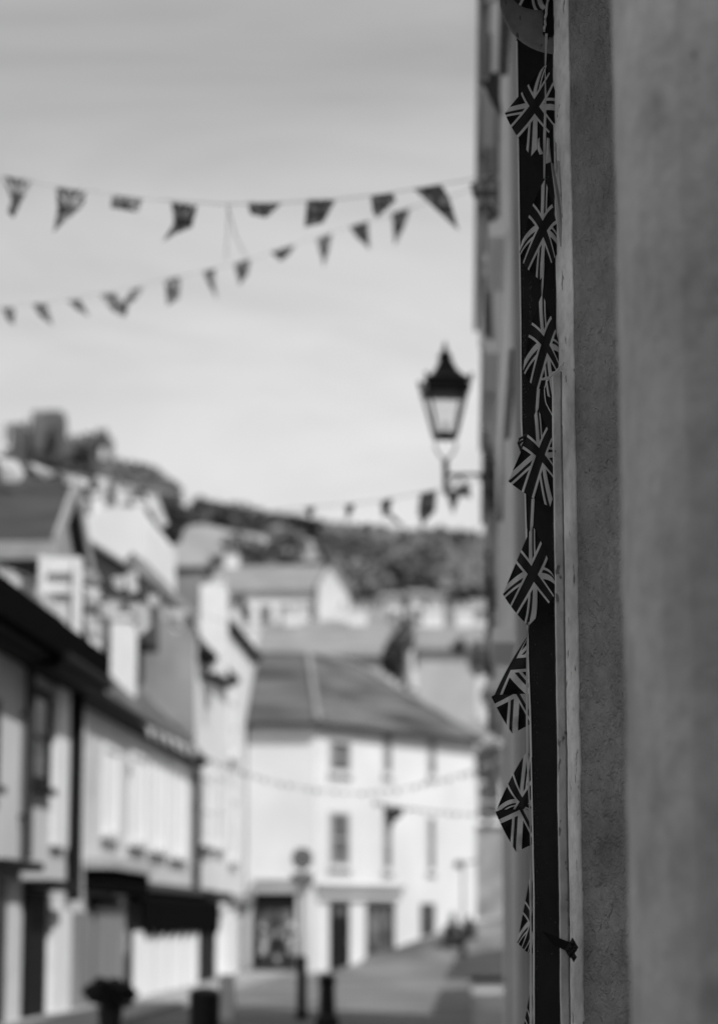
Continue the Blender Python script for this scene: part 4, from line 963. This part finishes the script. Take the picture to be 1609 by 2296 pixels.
row1 = [[K(*q) for q in f] for f in (
 ((10, 80), (100, 95), (70, 150), (45, 202), (28, 185), (40, 150)), ((185, 120), (272, 132), (262, 172), (215, 212), (178, 248), (190, 180)),
 ((368, 145), (452, 155), (440, 194), (362, 180)), ((555, 168), (628, 178), (612, 240), (570, 255), (530, 280), (562, 228)),
 ((803, 168), (897, 172), (855, 212), (810, 202)), ((992, 160), (1074, 158), (1038, 225), (985, 238)),
 ((1197, 145), (1260, 138), (1268, 160), (1215, 207), (1203, 195)), ((1338, 122), (1418, 112), (1442, 150), (1468, 242), (1400, 178)),
 ((1518, 105), (1600, 78), (1605, 182), (1550, 182), (1525, 140)))]
t = bunting('street_bunting', 'uppermost and largest row of flag bunting crossing the sky', [(-260, 330), (0, 391), (75, 408), (190, 425), (330, 446), (500, 458), (600, 456), (740, 449), (870, 434), (950, 420), (1110, 393), (1150, 380)], row1, 16.6)
mb = MB(); mb.tube([at(*K(735, 170), 16.6), at(*K(732, 260), 18), at(*K(728, 350), 22)], .004, 5); mb.tube([at(*K(736, 190), 16.7), at(*K(760, 280), 18), at(*K(797, 355), 22)], .004, 5); mb.build('tie_cord', 'string', t)
row2 = [[K(*q) for q in f] for f in (
 ((8, 508), (48, 508), (44, 558), (28, 545)), ((108, 495), (150, 495), (168, 558), (130, 528)), ((222, 485), (258, 480), (285, 530), (245, 507)),
 ((328, 465), (372, 460), (392, 488), (408, 500), (400, 530), (365, 512)), ((425, 447), (462, 440), (440, 470), (400, 505), (395, 490)), ((535, 415), (580, 408), (574, 470), (540, 490)),
 ((655, 390), (692, 382), (690, 420), (698, 470), (676, 432)), ((757, 365), (804, 352), (795, 395), (772, 426)), ((876, 325), (946, 305), (930, 330), (905, 352)),
 ((1022, 285), (1066, 268), (1055, 320), (1042, 362)), ((1128, 245), (1182, 232), (1184, 280), (1188, 310), (1150, 275)), ((1263, 200), (1316, 188), (1298, 240), (1272, 294)))]
bunting('street_bunting', 'second row of small flags, sloping up to the right below the top row', [(-400, 730), (0, 688), (110, 678), (240, 655), (380, 625), (480, 602), (560, 582), (660, 548), (745, 520), (830, 494), (920, 466), (1010, 440), (1110, 405)], row2, 23, 'union_flag_far', .004)
row3 = [[K3(*q) for q in f] for f in (
 ((600, 205), (642, 200), (620, 242)), ((788, 195), (820, 190), (812, 215), (793, 245)), ((952, 175), (992, 162), (978, 215), (958, 225)), ((965, 215), (990, 225), (1038, 268), (1005, 258)),
 ((1133, 140), (1187, 128), (1182, 195), (1140, 240), (1127, 200)), ((1252, 122), (1302, 130), (1276, 205)), ((1298, 115), (1340, 92), (1348, 142), (1292, 130)), ((865, 285), (892, 272), (896, 322)))]
bunting('street_bunting', 'low row of small dark flags just above the hill, under the lantern', [(560, 1150), (690, 1137), (780, 1131), (860, 1121), (950, 1104), (1010, 1092), (1060, 1080), (1105, 1060)], row3, 29, 'union_flag_far', .005)
row3b = [[K1(*q) for q in f] for f in (
 ((-20, 530), (110, 550), (165, 640), (120, 690), (30, 690)), ((188, 565), (275, 590), (365, 642), (290, 668), (240, 625)), ((405, 635), (480, 650), (470, 705), (420, 690)), ((500, 660), (575, 680), (560, 725), (520, 715)),
 ((620, 650), (702, 672), (690, 760), (640, 790)), ((940, 760), (1010, 768), (1085, 960), (1040, 985), (960, 860)), ((740, 710), (850, 700), (840, 800), (750, 850)))]
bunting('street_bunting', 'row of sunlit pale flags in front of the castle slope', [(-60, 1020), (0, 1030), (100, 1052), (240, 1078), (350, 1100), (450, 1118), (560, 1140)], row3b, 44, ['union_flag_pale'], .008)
row4 = [[K1(*q) for q in f] for f in (
 ((-20, 1240), (60, 1260), (150, 1320), (70, 1515), (10, 1500)), ((225, 1380), (330, 1430), (400, 1560), (330, 1620), (250, 1540)), ((525, 1245), (620, 1255), (655, 1330), (600, 1360), (540, 1330)), ((540, 1360), (650, 1380), (640, 1480), (560, 1500)),
 ((690, 1450), (780, 1460), (760, 1590), (700, 1560)), ((800, 1290), (880, 1250), (890, 1390), (840, 1405)), ((850, 1480), (960, 1480), (970, 1620), (900, 1680)), ((545, 1540), (680, 1530), (660, 1790), (590, 1790)), ((1080, 1500), (1200, 1520), (1180, 1640), (1100, 1610)))]
for (x_, y_, r_) in ((15, 1300, 20), (100, 1372, 18), (125, 1405, 17), (205, 1292, 14), (215, 1402, 18), (266, 1306, 15), (240, 1368, 17), (318, 1392, 17), (300, 1368, 15), (345, 1345, 14), (395, 1402, 16), (375, 1380, 13)):
    row4.append([(x_ - r_, y_ - r_ * .8), (x_ + r_ * .8, y_ - r_), (x_ + r_, y_ + r_ * .3), (x_ + r_ * .2, y_ + r_ * 1.2), (x_ - r_ * .7, y_ + r_ * .6)])
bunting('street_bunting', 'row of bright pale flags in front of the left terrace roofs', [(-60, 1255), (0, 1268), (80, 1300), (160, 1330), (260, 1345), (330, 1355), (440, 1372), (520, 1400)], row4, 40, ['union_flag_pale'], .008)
row5 = [[(330 + 19 * i + dx, 1628 + 9 * i), (345 + 19 * i + dx, 1634 + 9 * i), (340 + 19 * i, 1655 + 10 * i), (333 + 19 * i, 1650 + 9 * i)] for i, dx in enumerate((0, 2, -1, 1, 0, 2))]
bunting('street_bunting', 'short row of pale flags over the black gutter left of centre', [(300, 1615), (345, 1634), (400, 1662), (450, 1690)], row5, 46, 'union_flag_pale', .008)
def garland(label, line, Y, n, step):
    fl = []
    for i in range(n):
        k_ = (i + .5) / n * (len(line) - 1); j = int(k_); k_ -= j
        x = line[j][0] + (line[j + 1][0] - line[j][0]) * k_; y = line[j][1] + (line[j + 1][1] - line[j][1]) * k_
        w = step * random.uniform(.6, 1); h = step * random.uniform(.8, 1.5); fl.append([(x - w / 2, y), (x + w / 2, y + 1), (x + random.uniform(-3, 3), y + h)])
    return bunting('garland', label, line, fl, Y, ['union_flag_far', 'union_flag_pale', 'union_flag_far'], .012, 'string')
garland('long sagging garland of tiny flags in front of the upper corner house windows', [(455, 1695), (520, 1722), (600, 1748), (700, 1768), (800, 1778), (900, 1768), (1000, 1745), (1070, 1725), (1125, 1700)], 46, 40, 11)
garland('shorter lower garland in front of the corner house middle windows', [(835, 1798), (880, 1808), (960, 1818), (1040, 1824), (1125, 1828)], 40, 18, 9)
t = bunting('bunched_flag', 'bunched dark flag hanging from the lower garland before the corner house', [(850, 1802), (870, 1812), (905, 1812)], [[(858, 1812), (905, 1812), (900, 1830), (870, 1850), (862, 1838)], [(870, 1840), (888, 1830), (876, 1862)]], 39.8, 'union_flag_far', .01)
mb = MB(); mb.prism([at(x, y, 15.0) for x, y in ((1074, 178), (1092, 180), (1100, 165), (1112, 160), (1126, 262), (1106, 240), (1090, 205))], (0, .01, 0)); tag(mb.build('pennant', 'dark_frame'), 'single dark pennant hanging from the right buildings near the top', 'flag')
